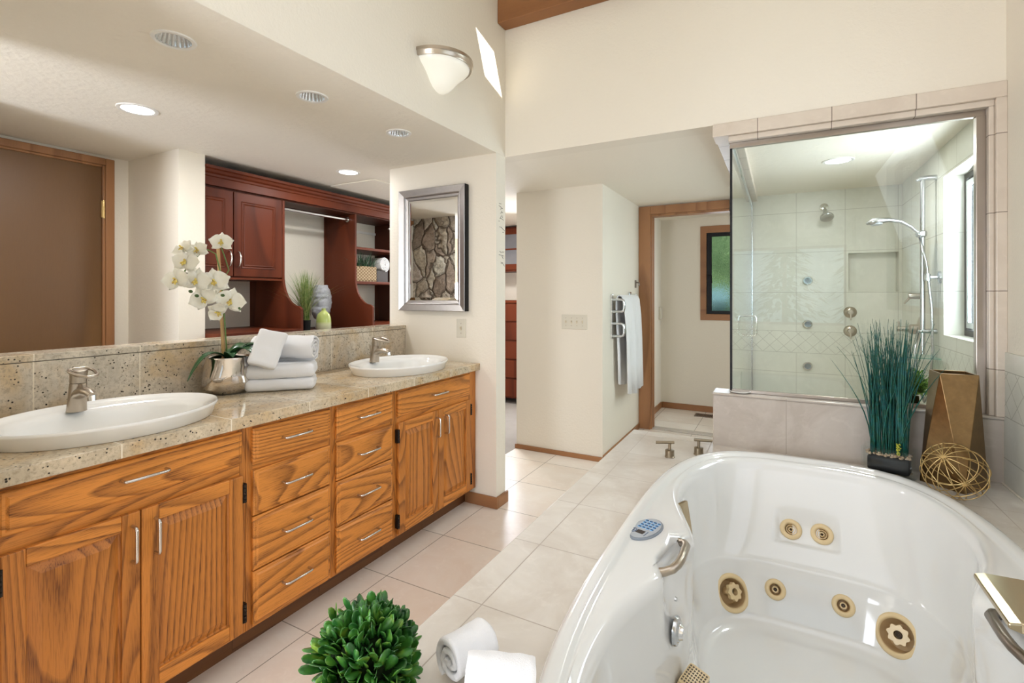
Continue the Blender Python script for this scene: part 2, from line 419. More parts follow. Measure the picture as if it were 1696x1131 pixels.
# baseboards
def bb(name, *bx, m=m_trim_x):
    b = MB()
    for q in bx: b.box(*q)
    struct(name, b, m, bevel=.003)
bb('baseboard_stub', (-1.705, -1.473, 2.536, 2.55, 0, .068), (-1.487, -1.473, 2.55, 2.675, 0, .068))
bb('baseboard_passage', (-1.94, -1.178, 3.631, 3.645, 0, .036))
bb('baseboard_towel_wall', (-1.19, -1.178, 3.645, 4.735, 0, .05), m=m_trim_y)
bb('baseboard_toilet', (-1.19, -1.176, 4.88, 5.736, 0, .065), m=m_trim_y)
bb('baseboard_toilet_far', (-1.176, .3, 5.736, 5.75, 0, .065))
# toilet doorway casing (door_1 is an open doorway)
dc = MB().box(-1.188, -1.079, 4.735, 4.762, 0, 2.112).box(-1.0788, -.392, 4.735, 4.762, 2.035, 2.112)
struct('trim_2', dc, m_trim_z, bevel=.004)
dj = MB().box(-1.095, -1.068, 4.7622, 4.872, 0, 2.045).box(-1.0678, -.395, 4.7622, 4.872, 2.018, 2.045).box(-1.075, -1.062, 4.80, 4.83, 0, 2.018)
struct('trim_3', dj, m_trim_z, bevel=.003)
struct('trim_4', MB().box(-1.068, -.385, 4.762, 4.85, 0, .012), m_curb, bevel=.003)

# ---- tub deck, knee wall (shower curb), tiled shower frame, shower shell
TC = (.088, 1.485)
def sup(cx, cy, a, b, n, N=128, pinch=0, py=1.49, ps=.30, z=0):
    out = []
    for i in range(N):
        t = 2*PI*i/N; c, s = math.cos(t), math.sin(t)
        x = a*math.copysign(abs(c)**(2/n), c); y = cy+b*math.copysign(abs(s)**(2/n), s)
        if pinch: x -= math.copysign(1, x)*pinch*math.exp(-((y-py)/ps)**2)*min(1, abs(x)/a)**2
        out.append((cx+x, y, z))
    return out
hole = [(x, y) for x, y, z in sup(*TC, .49, .995, 3.3, 96)]
dk = MB().plate(rect(-.715, .772, .10, 2.66), [hole], .44, .526).box(-.715, -.70, .10, 2.66, 0, .44).box(-.715, -.296, 2.66, 2.742, 0, .526).box(-.70, .77, .10, .12, 0, .44)
struct('tub_deck', dk, m_deck, bevel=.003)
kw = MB().box(-.295, .82, 2.652, 2.78, 0, .775).box(-.295, -.15, 2.78, 4.74, 0, .10)
struct('shower_curb', kw, m_curb, bevel=.004)
struct('shower_curb_cap', MB().box(-.299, .82, 2.646, 2.785, .775, .787), m_curb, bevel=.005)
hd = MB().box(-.296, .789, 2.645, 2.78, 2.056, CZ).box(-.225, .755, 2.662, 2.78, 2.030, 2.0558)
hd.box(.7552, .789, 2.645, 2.78, .787, 2.0558).box(.738, .755, 2.663, 2.78, .787, 2.0298)
hd.box(-.296, -.17, 2.78, 4.74, 2.075, CZ)
struct('trim_5', hd, m_trimtile, bevel=.003)
niche = rect(.479, .80, 1.30, 1.605)
sb = MB().plate(rect(-.385, .95, 0, CZ), [niche], 4.75, 4.83, 'y').box(-.385, .95, 4.83, 4.88, 0, CZ)
struct('wall_shower_far', sb, m_shower)
struct('wall_shower_right', MB().plate(rect(2.78, 4.76, 0, CZ), [rect(2.95, 3.655, 1.044, 1.945)], .82, .945, 'x'), m_shower)

# ---- windows
def window(name, axis, pos, u0, u1, z0, z1, fr, depth, m, pane, bars=()):
    b = MB()
    b.plate(rect(u0, u1, z0, z1), [rect(u0+fr, u1-fr, z0+fr, z1-fr)], pos-depth/2, pos+depth/2, axis)
    for q in bars:
        b.plate(rect(q-.015, q+.015, z0+fr, z1-fr), [], pos-depth/2, pos+depth/2, axis)
    o = struct(name, b, m, bevel=.002)
    obj('pane', MB().plate(rect(u0+fr-.004, u1-fr+.004, z0+fr-.004, z1-fr+.004), [], pos-.003, pos+.003, axis), pane, o)
    return o
m_pane = glass_mat('window_pane', (.95, .97, .97))
window('window_1', 'x', .87, .25, 1.95, 1.15, 2.35, .04, .05, m_trim_y, m_pane, (1.1,))
window('window_2', 'y', -1.76, -.57, .71, .9, 1.88, .03, .05, m_trim_x, m_pane)
ws = window('window_3', 'x', .925, 2.95, 3.655, 1.044, 1.945, .03, .03, m_black, m_pane)
obj('inner_sash', MB().plate(rect(3.0, 3.605, 1.09, 1.90), [rect(3.03, 3.575, 1.12, 1.87)], .905, .92, 'x'), m_steel, ws)
# toilet window: brown casing, black sash, pebbled pane, latch
def frost():
    t = NT('pebbled_pane'); v = t.obj(); t.bump(t.vor(v, 120), .8, .008)
    t.set((.90, .97, .97), .04, Transmission_Weight=.97, IOR=1.10); return t.m
wt = struct('window_4', MB().plate(rect(-.767, -.10, 1.0, 2.022), [rect(-.705, -.16, 1.066, 1.947)], 5.738, 5.762, 'y'), m_trim_x, bevel=.004)
obj('sash', MB().plate(rect(-.705, -.16, 1.066, 1.947), [rect(-.655, -.21, 1.102, 1.908)], 5.765, 5.80, 'y'), m_black, wt, bevel=.003)
obj('pane', MB().box(-.657, -.208, 5.778, 5.786, 1.10, 1.91), frost(), wt)
lt = MB().box(-.695, -.668, 5.752, 5.766, 1.47, 1.50).tube([(-.685, 5.755, 1.49), (-.655, 5.745, 1.485), (-.652, 5.745, 1.40)], .007, 8)
obj('latch', lt, m_black, wt, smooth=40)
# outdoors beyond the windows
m_hedge = facecol('hedge_leaves', [(.02, .05, .018), (.08, .16, .055), (.30, .40, .19)], 16, .6)
hb = MB()
for i in range(1500):
    x, y, z = random.uniform(-2.6, 1.2), 7.15+random.uniform(-.28, .28), random.uniform(.9, 2.6)
    M = T(x, y, z) @ R(random.uniform(0, 360), 'Z') @ R(random.uniform(-60, 60), 'X')
    a = random.uniform(.05, .10)
    hb.add([(0, 0, 0), (a*.45, .01, a*.5), (0, 0, a), (-a*.45, .01, a*.5)], [(0, 1, 2, 3)], M)
hb.box(-2.6, 1.2, 7.1, 7.2, 0, 2.5)
tag(obj('hedge', hb, m_hedge), 'leafy green hedge seen through the pebbled toilet window', 'hedge', kind='stuff')
m_fence = plain('blue_grey_fence', (.16, .30, .36), .7)
fo = obj('garden_fence', MB().box(-2.6, -.55, 6.72, 6.75, 0, 1.36), m_fence); tag(fo, 'blue grey fence outside low behind the pebbled toilet window', 'fence')
ho = obj('garden_hose', MB().tube([(-.93, 6.6, 1.50), (-.90, 6.6, 1.36), (-.83, 6.6, 1.22), (-.79, 6.6, 1.08), (-.77, 6.6, .9), (-.76, 6.6, .5), (-.76, 6.6, .01)], .022, 10), plain('pale_hose', (.55, .72, .76), .4), smooth=180)
tag(ho, 'pale curving pipe outside behind the pebbled toilet window', 'pipe')
m_fir = facecol('fir_needles', [(.015, .04, .015), (.05, .10, .04), (.10, .16, .06)], 6, .7)
def fir(x, y, h, rad, label):
    t = thing('conifer', label, 'tree', (x, y, -1.0), 0)
    obj('trunk', MB().cyl((0, 0, 0), (0, 0, h), .09, .02, 8), m_trim_z, t, smooth=40)
    b = MB()
    for i in range(900):
        q = random.random()**.8; z = h*(.18+.80*q); r = rad*(1-q*.93)*random.uniform(.35, 1)
        a = random.uniform(0, 2*PI); s_ = random.uniform(.12, .26)
        M = T(r*math.cos(a), r*math.sin(a), z) @ R(math.degrees(a), 'Z') @ R(random.uniform(5, 40), 'Y')
        b.add([(0, -s_*.3, 0), (s_, 0, 0), (0, s_*.3, 0), (-s_*.4, 0, .02)], [(0, 1, 2, 3)], M)
    obj('branches', b, m_fir, t)
fir(-1.6, -6.5, 5.2, 1.3, 'conifer outside the rear window mirrored faintly in the shower glass, leftmost')
fir(.1, -8.6, 4.4, 1.4, 'conifer outside the rear window mirrored faintly in the shower glass, middle one')
fir(1.7, -6.2, 5.4, 1.2, 'conifer outside the rear window mirrored faintly in the shower glass, rightmost')
m_grass_out = plain('lawn', (.06, .12, .03), .9)
struct('ground', MB().box(-8, 8, -14, -1.81, -1.05, -1.0).box(-6, 4, 5.91, 12, -.05, 0), m_grass_out)

# ---- stone chimney breast that the wall mirror reflects
def stone_mat():
    t = NT('ledge_stone'); v0 = t.obj(); v = v0; nz_ = t.n('ShaderNodeVectorMath', operation='MULTIPLY_ADD'); t.l(t.noise(v0, 3.5, 3, .6, out=1), nz_.inputs[0]); nz_.inputs[1].default_value = (.16, .16, .16); t.l(v0, nz_.inputs[2]); q = t.map(nz_.outputs[0], (1.25, 1.0, .8))
    d = t.vor(q, 5.5, 'DISTANCE_TO_EDGE'); cid = t.vor(q, 5.5, 'F1', out='Color')
    n = t.noise(v, 26, 6, .7, .8)
    c = t.mix(t.n('ShaderNodeSeparateColor').outputs[0], (0, 0, 0), (0, 0, 0))
    sep = t.n('ShaderNodeSeparateColor'); t.l(cid, sep.inputs[0])
    c = t.ramp(sep.outputs[0], [(.1, (.52, .41, .32)), (.35, (.88, .79, .62)), (.6, (.70, .60, .51)), (.85, (.94, .88, .74))])
    c = t.mix(t.ramp(n, [(.35, (0, 0, 0)), (.7, (1, 1, 1))]), t.mix(.6, c, (.10, .07, .05)), c)
    c = t.mix(t.ramp(d, [(.01, (1, 1, 1)), (.04, (0, 0, 0))]), c, (.16, .12, .09))
    hgt = t.math('ADD', t.ramp(d, [(0, (0, 0, 0)), (.12, (1, 1, 1))]), t.math('MULTIPLY', n, .7))
    t.bump(hgt, 1.0, .04)
    return t.set(c, .8)
sb = MB(); nx, nz = 60, 90
def stone_p(i, j):
    x, z = -3.629+.634*i/nx, CZ*j/nz
    d = noise.noise(Vector((x*7, 3.3, z*7)))*.022+noise.noise(Vector((x*22, 1.3, z*22)))*.008
    return (x, .70+d, min(z, CZ-.001))
sb.add([stone_p(i, j) for j in range(nz+1) for i in range(nx+1)], [(j*(nx+1)+i, j*(nx+1)+i+1, (j+1)*(nx+1)+i+1, (j+1)*(nx+1)+i) for j in range(nz) for i in range(nx)])
sb.box(-3.629, -2.995, .30, .665, 0, CZ-.001)
struct('wall_stone_chimney', sb, stone_mat(), smooth=180)

# ---- brown door in the dressing room
do = struct('door_1', MB().box(-3.63, -3.612, .80, 1.462, 0, 2.052), m_door, bevel=.002)
cs = MB()
cs.box(-3.63, -3.598, 1.4682, 1.515, 0, 2.10).box(-3.63, -3.598, .72, 1.468, 2.0582, 2.10).box(-3.63, -3.60, 1.452, 1.468, 0, 2.0578).box(-3.63, -3.601, .74, 1.4518, 2.044, 2.058)
obj('casing', cs, m_trim_z, do, bevel=.004)
hg = MB()
for z in (1.79, .35): hg.box(-3.612, -3.594, 1.446, 1.462, z-.05, z+.05).cyl((-3.598, 1.458, z-.055), (-3.598, 1.458, z+.055), .007, n=10)
obj('hinge', hg, plain('brass_hinge', (.70, .50, .22), .3, 1), do, smooth=40)

# ================================================================== VANITY
VF = -1.617; TH_ = .018
def pull_mesh(c, axis, L, out=.028, r=.0045):
    x, y, z = c; h = L/2; k = .009
    if axis == 'y': pts = [(0, -h, 0), (out-k, -h, 0), (out-k*.3, -h+k*.3, 0), (out, -h+k, 0), (out, h-k, 0), (out-k*.3, h-k*.3, 0), (out-k, h, 0), (0, h, 0)]
    else: pts = [(0, 0, -h), (out-k, 0, -h), (out-k*.3, 0, -h+k*.3), (out, 0, -h+k), (out, 0, h-k), (out-k*.3, 0, h-k*.3), (out-k, 0, h), (0, 0, h)]
    return MB().tube([(x+a, y+b, z+c_) for a, b, c_ in pts], r, 10)
def drawer(root, y0, y1, z0, z1, hl=.115):
    # slab front with a routed edge
    d = MB(); x0, x1 = VF-TH_, VF; e = .016
    def ring(x, i): return [(x, y0+i, z0+i), (x, y1-i, z0+i), (x, y1-i, z1-i), (x, y0+i, z1-i)]
    d.loft([ring(x0, 0), ring(x1-.007, 0), ring(x1-.004, .004), ring(x1-.004, .010), ring(x1, e)], True, True, True)
    o = obj('drawer', d, m_oak_h, root, bevel=.0012)
    obj('handle', pull_mesh((VF, (y0+y1)/2, (z0+z1)/2+.004), 'y', hl), m_pull, o, smooth=60)
    return o
def door(root, y0, y1, z0, z1, hy, hinge_y):
    x0, x1 = VF-TH_, VF; s_ = .046
    o = obj('door', MB().box(x0, x0+.005, y0+.001, y1-.001, z0+.001, z1-.001), m_oak_v, root)
    for q0, q1 in ((y0, y0+s_), (y1-s_, y1)): obj('stile', MB().box(x0, x1, q0, q1, z0, z1), m_oak_v, o, bevel=.003)
    for q0, q1 in ((z1-s_, z1), (z0, z0+s_+.006)): obj('rail', MB().box(x0, x1-.0006, y0+s_, y1-s_, q0, q1), m_oak_h, o, bevel=.003)
    a0, a1, b0, b1 = y0+s_, y1-s_, z0+s_+.006, z1-s_
    def ring(x, i): return [(x, a0+i, b0+i), (x, a1-i, b0+i), (x, a1-i, b1-i), (x, a0+i, b1-i)]
    p = MB().loft([ring(x1-.008, 0), ring(x1-.011, .003), ring(x1-.011, .006), ring(x1-.003, .030), ring(x1-.003, .034)], True, False, True)
    obj('raised_panel', p, m_oak_v, o, bevel=.0008)
    obj('handle', pull_mesh((VF, hy, .565), 'z', .10), m_pull, o, smooth=60)
    for z in (.59, .178):
        h = MB().box(VF-.016, VF+.002, hinge_y-.007, hinge_y+.007, z-.032, z+.032)
        for q in range(-2, 3): h.cyl((VF+.003, hinge_y, z+q*.013-.005), (VF+.003, hinge_y, z+q*.013+.005), .0045, n=8)
        obj('hinge', h, m_hinge, o)
    return o
def cab_body(root, y0, y1, stiles, rails):
    b = MB().box(-2.19, VF-TH_-.02, y0, y1, .10, .60).box(-2.19, -2.17, y0, y1, .60, .816).box(-1.66, VF-TH_-.001, y0, y1, .70, .816)
    obj('carcass', b, m_oak_v, root)
    for a0, a1 in stiles: obj('face_stile', MB().box(VF-TH_-.012, VF-TH_+.001, a0, a1, .10, .816), m_oak_v, root, bevel=.001)
    for z0, z1 in rails: obj('face_rail', MB().box(VF-TH_-.012, VF-TH_+.0005, stiles[0][1], stiles[-1][0], z0, z1), m_oak_h, root)
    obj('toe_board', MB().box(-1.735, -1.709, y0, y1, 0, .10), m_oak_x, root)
t = thing('vanity_cabinet', 'oak two-door sink cabinet below the nearer sink, cut by the left edge', 'cabinet', group='oak vanity cabinets')
cab_body(t, .405, 1.072, [(.405, .455), (1.05, 1.072)], [(.80, .816), (.64, .70), (.10, .115)])
o = drawer(t, .452, 1.053, .694, .802); 
door(t, .452, .7435, .112, .652, .722, .449); door(t, .7465, 1.053, .112, .652, .781, 1.058)
t = thing('vanity_cabinet', 'oak stack of four drawers right beside the nearer sink cabinet', 'cabinet', group='oak vanity cabinets')
cab_body(t, 1.073, 1.449, [(1.073, 1.098), (1.428, 1.449)], [(.80, .816), (.65, .69), (.10, .115)])
for z0, z1 in ((.682, .802), (.496, .655), (.304, .4915), (.112, .2995)): drawer(t, 1.094, 1.431, z0, z1)
t = thing('vanity_cabinet', 'oak stack of four drawers against the farther sink cabinet', 'cabinet', group='oak vanity cabinets')
cab_body(t, 1.450, 1.824, [(1.450, 1.470), (1.80, 1.824)], [(.80, .816), (.65, .69), (.10, .115)])
for z0, z1 in ((.670, .802), (.496, .655), (.304, .4915), (.112, .2995)): drawer(t, 1.466, 1.803, z0, z1)
t = thing('vanity_cabinet', 'oak two-door sink cabinet under the farther sink next to the stub wall', 'cabinet', group='oak vanity cabinets')
cab_body(t, 1.825, 2.549, [(1.825, 1.848), (2.468, 2.549)], [(.80, .816), (.64, .70), (.10, .115)])
drawer(t, 1.843, 2.470, .680, .802)
door(t, 1.843, 2.1545, .112, .652, 2.136, 1.838); door(t, 2.1575, 2.470, .112, .652, 2.215, 2.475)
# countertop with two sink cut-outs
SK = [(-1.857, .775), (-1.857, 2.125)]
ct = MB().plate(rect(-2.1825, -1.60, .402, 2.549), [ell(x, y, .205, .262) for x, y in SK], .818, .858)
tag(obj('countertop', ct, m_granite, bevel=.004), 'speckled beige granite counter running along the whole oak vanity', 'countertop')
bs = obj('backsplash', MB().box(-2.20, -2.183, .402, 2.549, .858, 1.048), m_granite_b, bevel=.001)
tag(bs, 'speckled granite tile splash standing behind the two sinks', 'backsplash')
lc = obj('ledge_cap', MB().box(-2.325, -2.179, .402, 2.549, 1.0505, 1.074), m_granite_b, bevel=.003)
tag(lc, 'granite cap on the half wall between vanity and dressing room', 'ledge')
def sink(x, y, label):
    t = thing('vessel_sink', label, 'sink', (x, y, .858), group='oval white sinks')
    def E(a, b, z, cx=0): return [(cx+a*math.cos(2*PI*i/72), b*math.sin(2*PI*i/72), z) for i in range(72)]
    b = MB().loft([E(.222, .284, .0005), E(.226, .288, .004), E(.232, .296, .030), E(.238, .302, .038), E(.2395, .3035, .044), E(.237, .301, .048), E(.230, .294, .047),
                   E(.222, .286, .041), E(.205, .268, .036, .004), E(.190, .255, .030, .012), E(.178, .245, .014, .016), E(.165, .232, -.03, .018), E(.135, .195, -.075, .018), E(.08, .12, -.098, .018), E(.03, .03, -.103, .018)], True, False, True)
    obj('basin', b, m_white, t, smooth=50)
    obj('drain', MB().lathe([(.001, .004), (.018, .004), (.022, .001), (.022, -.004)], 24, (.018, 0, -.101)), m_nickel, t, smooth=40)
    return t
sink(*SK[0], 'oval white raised sink nearest the camera, cut by the left edge')
sink(*SK[1], 'oval white raised sink near the framed mirror and stub wall')
def faucet(x, y, label):
    t = thing('faucet', label, 'faucet', (x, y, .8925), group='single-lever sink faucets')
    def ring(cx, r, z, tilt=0, rx=1): return [(cx+r*rx*math.cos(2*PI*i/28), r*math.sin(2*PI*i/28), z+tilt*r*math.cos(2*PI*i/28)) for i in range(28)]
    b = MB().loft([ring(0, .0275, 0), ring(.001, .0265, .004), ring(.006, .0235, .05), ring(.012, .0225, .09), ring(.013, .0225, .092)], True, True, True)
    obj('body', b, m_nickel, t, smooth=50)
    pts = [(.0, 0, .045), (.03, 0, .062), (.06, 0, .069), (.09, 0, .067), (.112, 0, .060)]
    obj('spout', MB().tube(pts, [.022, .021, .018, .0155, .013], 18, flat=.8), m_nickel, t, smooth=60)
    obj('aerator', MB().cyl((.106, 0, .060), (.109, 0, .044), .0105, .010, 18), m_chrome, t, smooth=40)
    h = MB().loft([ring(.013, .0225, .0935), ring(.0145, .0225, .112), ring(.016, .0235, .130, -.12), ring(.0165, .0225, .136, -.15), ring(.017, .017, .137, -.15)], True, True, True)
    lev = obj('lever', h, m_nickel, t, smooth=50)
    lp = []
    for i in range(36):
        a = 2*PI*i/36; c, s_ = math.cos(a), math.sin(a)
        xx = .056+.048*math.copysign(abs(c)**.75, c); yy = .029*math.copysign(abs(s_)**.8, s_)*(1.05-.25*(xx-.05)/.05)
        lp.append((xx, yy, .136-.20*(xx-.02)))
    obj('loop_handle', MB().tube(lp, .0052, 10, closed=True), m_nickel, lev, smooth=180)
    obj('lift_rod', MB().cyl((-.026, 0, .03), (-.030, 0, .088), .003, n=8).cyl((-.0305, 0, .086), (-.031, 0, .094), .006, n=10), m_nickel, t, smooth=40)
    return t
faucet(-2.022, .745, 'brushed nickel faucet with loop lever on the nearer sink')
faucet(-2.022, 2.095, 'brushed nickel faucet with loop lever on the farther sink')

# ================================================================== BATHTUB
NT_ = 360
JETS = [((.038, 2.280, .330), (.007, -.78, .62), 'b'), ((.144, 2.283, .333), (-.007, -.78, .62), 'b'),
        ((-.161, 2.070, .130), (.47, -.76, .448), 'L'), ((-.016, 2.120, .158), (.037, -.898, .438), 's'),
        ((.199, 2.121, .160), (-.049, -.897, .439), 's'), ((.343, 2.070, .132), (-.47, -.76, .448), 'L')]
def tub_rings():
    O = lambda d, z: sup(*TC, .523-d, 1.03-d, 3.25, NT_, z=z)
    I = lambda d, z: sup(.09, 1.47, .460-d, .965-d, 3.5, NT_, pinch=.132, z=z)
    Rg = sup(.09, 1.45, .415, .705, 3.8, NT_, pinch=.098, z=.22)
    Bt = sup(.09, 1.45, .375, .625, 3.6, NT_, pinch=.085, z=.055)
    def mixr(a, b, f, z): return [(p[0]+(q[0]-p[0])*f, p[1]+(q[1]-p[1])*f, z) for p, q in zip(a, b)]
    rings = [O(.002, .5265), O(0, .535), O(0, .552), O(.006, .560), O(.016, .5635), O(.030, .563), O(.040, .559), O(.046, .553), O(.052, .551)]
    i0 = I(-.006, .551)
    rings += [mixr(O(.052, 0), i0, f, .5515) for f in (.3, .6, .8)]
    n_rim = len(rings)
    rings += [i0, I(.004, .549), I(.012, .543), I(.018, .533), I(.023, .520)]
    top = I(.023, .520)
    for k in range(1, 41):
        f = k/40; rings.append(mixr(top, Rg, f*.985, .520-(.520-.236)*(1-(1-f)**1.2)))
    rings += [mixr(Rg, Rg, 0, .227), mixr(Rg, Bt, .10, .214), mixr(Rg, Bt, .2, .194)]
    for k in range(1, 19):
        f = k/18; rings.append(mixr(Rg, Bt, .2+.75*f, .194+(.070-.194)*f))
    c = (.09, 1.45)
    for q, z in ((.985, .058), (.955, .049), (.90, .044), (.75, .041), (.5, .039), (.25, .038), (.06, .0375)):
        rings.append([(c[0]+(p[0]-c[0])*q, c[1]+(p[1]-c[1])*q, z) for p in Bt])
    return rings, n_rim
def moulding(p, r, n_rim):
    x, y, z = p
    if y > 1.9 and .30 < z < .53:          # shallow pocket round the two back jets
        a = abs(x-.090)/.100; b = abs(z-.338)/(.074-.022*min(1, abs(x-.09)/.1)**2)
        m = max(0, min(1, (1-max(a, b))/.12+.5)); m = m*m*(3-2*m)*max(0, min(1, (.408-z)/.05))
        return (x, y+.010*m, z-.012*m)
    if r >= n_rim and z > .36:             # finger scoop behind each grab bar
        m = math.exp(-((y-1.432)/.100)**4)*min(1, (z-.36)/.12)
        if abs(x-.09) > .15: return (x+math.copysign(.058*m, x-.09), y, z)
    return p
rg_, n_rim = tub_rings()
rg_ = [[moulding(p, i, n_rim) for p in r] for i, r in enumerate(rg_)]
tb = MB().loft(rg_, True, False, True)
def keep(f):
    c = Vector((0, 0, 0))
    for i in f: c += Vector(tb.v[i])
    c /= len(f)
    return not any((c-Vector(j[0])).length < {'L': .054, 's': .026, 'b': .0275}[j[2]] for j in JETS)
tb.f = [f for f in tb.f if keep(f)]
tub = thing('bathtub', 'large white jetted oval tub set into the travertine tile deck', 'bathtub', (.088, 1.485, .526))
def loc(mb, o):       # world-space mesh -> local to a thing's base
    l = o.location; mb.v = [(x-l.x, y-l.y, z-l.z) for x, y, z in mb.v]; return mb
obj('shell', loc(tb, tub), m_tub, tub, smooth=180)
for c, n, k in JETS:
    ro, ri = {'L': (.067, .049), 's': (.036, .019), 'b': (.039, .021)}[k]
    M = frame_to(n, Vector(c)+Vector(n).normalized()*(.005 if k == 'b' else 0)); d = {'L': .045, 's': .024, 'b': .017}[k]
    j = obj('jet', loc(MB().lathe([(ro, -.006), (ro, .002), (ro-.003, .006), (ri+.006, .008), (ri+.002, .006), (ri, 0)], 48, M=M), tub), m_jet, tub, smooth=50)
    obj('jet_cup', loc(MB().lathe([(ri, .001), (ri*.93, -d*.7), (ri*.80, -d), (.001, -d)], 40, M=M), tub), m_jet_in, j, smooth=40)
    if k == 'L':
        M2 = M @ T(.004, .004, 0) @ R(16, 'Y')
        obj('jet_nozzle', loc(MB().lathe([(.014, -.044), (.013, -.012), (.0095, -.012)], 24, M=M2).lathe([(.0095, .006), (.0095, -.03)], 20, M=M2), tub), m_jet, j, smooth=40)
        st = []
        for i in range(64):
            a = 2*PI*i/64; r = .029+.003*math.cos(8*a); st.append((r*math.cos(a), r*math.sin(a)))
        obj('jet_dial', loc(MB().plate(st, [circ(0, 0, .0125, 24)], -.008, .007, 'z', M2 @ T(0, 0, .004)), tub), m_jet, j, bevel=.0012)
        obj('jet_hole', loc(MB().lathe([(.0125, -.010), (.001, -.012)], 20, M=M2), tub), m_hole, j)
    else:
        q = .0115 if k == 's' else .009
        obj('jet_nozzle', loc(MB().lathe([(q, -d), (q, -.002), (q*.92, .000), (q*.62, -.001), (q*.55, -.008)], 24, M=M), tub), m_jet, j, smooth=40)
        if k == 'b': obj('jet_collar', loc(MB().lathe([(q*1.9, -d*.8), (q*1.9, -.004), (q*1.6, -.003), (q*1.5, -d*.8)], 28, M=M), tub), m_jet, j, smooth=40)
        obj('jet_hole', loc(MB().lathe([(q*.6, -.009), (.001, -.009)], 20, M=M), tub), m_hole, j)
def grab(sx, m, lab):
    X = lambda x: .09+sx*(x-.09)
    pts = [(-.312, 1.525, .522), (-.285, 1.525, .533), (-.262, 1.522, .541), (-.246, 1.512, .545), (-.238, 1.496, .547), (-.238, 1.42, .546), (-.242, 1.385, .545), (-.252, 1.362, .541), (-.27, 1.350, .535), (-.312, 1.345, .522)]
    h = obj('grab_bar', loc(MB().tube([(X(x), y, z) for x, y, z in pts], .0115, 14), tub), m, tub, smooth=60, label=lab)
grab(1, m_nickel, 'brushed bronze grab bar on the keypad side'); grab(-1, m_gunmetal, 'dark grab bar under the waterfall spout')
# oval keypad
def ring_e(a, b, z, n=48): return [(a*math.cos(2*PI*i/n), b*math.sin(2*PI*i/n), z) for i in range(n)]
Mk = T(-.362, 1.528, .5512) @ R(-14, 'Z') @ Matrix.Diagonal((1, 1.22, 1, 1))
kp = obj('keypad', loc(MB().loft([ring_e(.043, .066, 0), ring_e(.043, .066, .003), ring_e(.040, .063, .006)], True, True, True, Mk), tub), plain('keypad_rim', (.20, .23, .27), .35), tub, smooth=30)
obj('keypad_face', loc(MB().loft([ring_e(.0375, .0605, .0055), ring_e(.0375, .0605, .0066)], True, True, True, Mk), tub), plain('keypad_grey_blue', (.40, .43, .47), .35), kp)
m_blue = plain('keypad_navy', (.012, .055, .16), .3); m_sky = plain('keypad_sky_blue', (.22, .48, .78), .35)
pb = MB(); pl = MB()
for r in range(4):
    for c_ in range(4):
        x, y = -.020+.0133*c_, .040-.0135*r
        pl.lathe([(.001, .0074), (.0056, .0074), (.0056, .0062)], 14, (x, y, 0), M=Mk, sx=1.05, sy=1.0)
        pb.lathe([(.001, .0082), (.0034, .0082), (.0040, .0072)], 10, (x+.001, y, 0), M=Mk, sx=1.35, sy=.75)
obj('keypad_buttons', loc(pl, tub), m_sky, kp); obj('keypad_symbols', loc(pb, tub), m_blue, kp)
obj('keypad_display', loc(MB().box(-.012, .012, -.036, -.018, .0062, .0072, Mk), tub), plain('dark_display', (.05, .04, .04), .2), kp)
lg = MB().tube([tuple(Mk @ Vector((-.0225+.0085*math.cos(a), -.028+.0105*math.sin(a), .0072))) for a in [2*PI*i/20 for i in range(20)]], .0009, 6, closed=True)
lg.box(-.0252, -.0198, -.0285, -.0265, .0066, .0074, Mk).box(-.0238, -.0216, -.0335, -.0225, .0066, .0074, Mk)
obj('keypad_emblem', loc(lg, tub), m_blue, kp)
lg = MB()
for i in range(9): lg.box(.0185, .0205, -.042+.0028*i, -.0402+.0028*i, .0066, .0072, Mk)
obj('keypad_lettering', loc(lg, tub), m_blue, kp)
# overflow plate, little valve hole, suction grille, side outlet plate
M = frame_to((.995, -.05, 0), (-.2405, 1.355, .385))
ov = obj('overflow_plate', loc(MB().lathe([(.001, .010), (.024, .010), (.028, .006), (.034, .005), (.036, .0), (.036, -.004)], 36, M=M), tub), m_steel, tub, smooth=40)
obj('overflow_knob', loc(MB().lathe([(.001, .020), (.016, .019), (.019, .012), (.020, .008)], 30, M=M), tub), m_chrome, ov, smooth=40)
obj('valve_button', loc(MB().lathe([(.001, .004), (.005, .003), (.006, -.002)], 16, M=frame_to((.98, -.2, 0), (-.2415, 1.352, .470))), tub), m_steel, tub, smooth=40)
Mg = T(-.214, 1.385, .196) @ R(-13, 'Z') @ R(14, 'Y')
g = obj('suction_grille', loc(MB().rbox(.060, .090, .13, .008, 6, Mg), tub), m_jet, tub, smooth=40)
gh = MB()
for i in range(7):
    for k in range(7): gh.box(-.024+.0072*i, -.0195+.0072*i, -.036+.0105*k, -.0305+.0105*k, .0651, .0655, Mg)
for i in range(11):
    for k in range(7): gh.box(.0301, .0305, -.036+.0105*k, -.0305+.0105*k, -.050+.0105*i, -.0455+.0105*i, Mg)
    for k in range(4): gh.box(-.022+.011*k, -.0165+.011*k, -.0456, -.0451, -.050+.0105*i, -.0455+.0105*i, Mg)
obj('grille_slots', loc(gh, tub), m_hole, g)
Mo = frame_to((.97, -.12, .16), (-.290, 1.735, .498))
sp_ = MB().rbox(.050, .115, .016, .004, 10, T(-.292, 1.800, .492) @ R(-22, 'Z') @ R(80, 'Y') @ R(90, 'Z'))
obj('wall_outlet_plate', loc(sp_, tub), m_bronze, tub, smooth=40, label='bronze outlet plate on the inner wall beyond the grab bar')
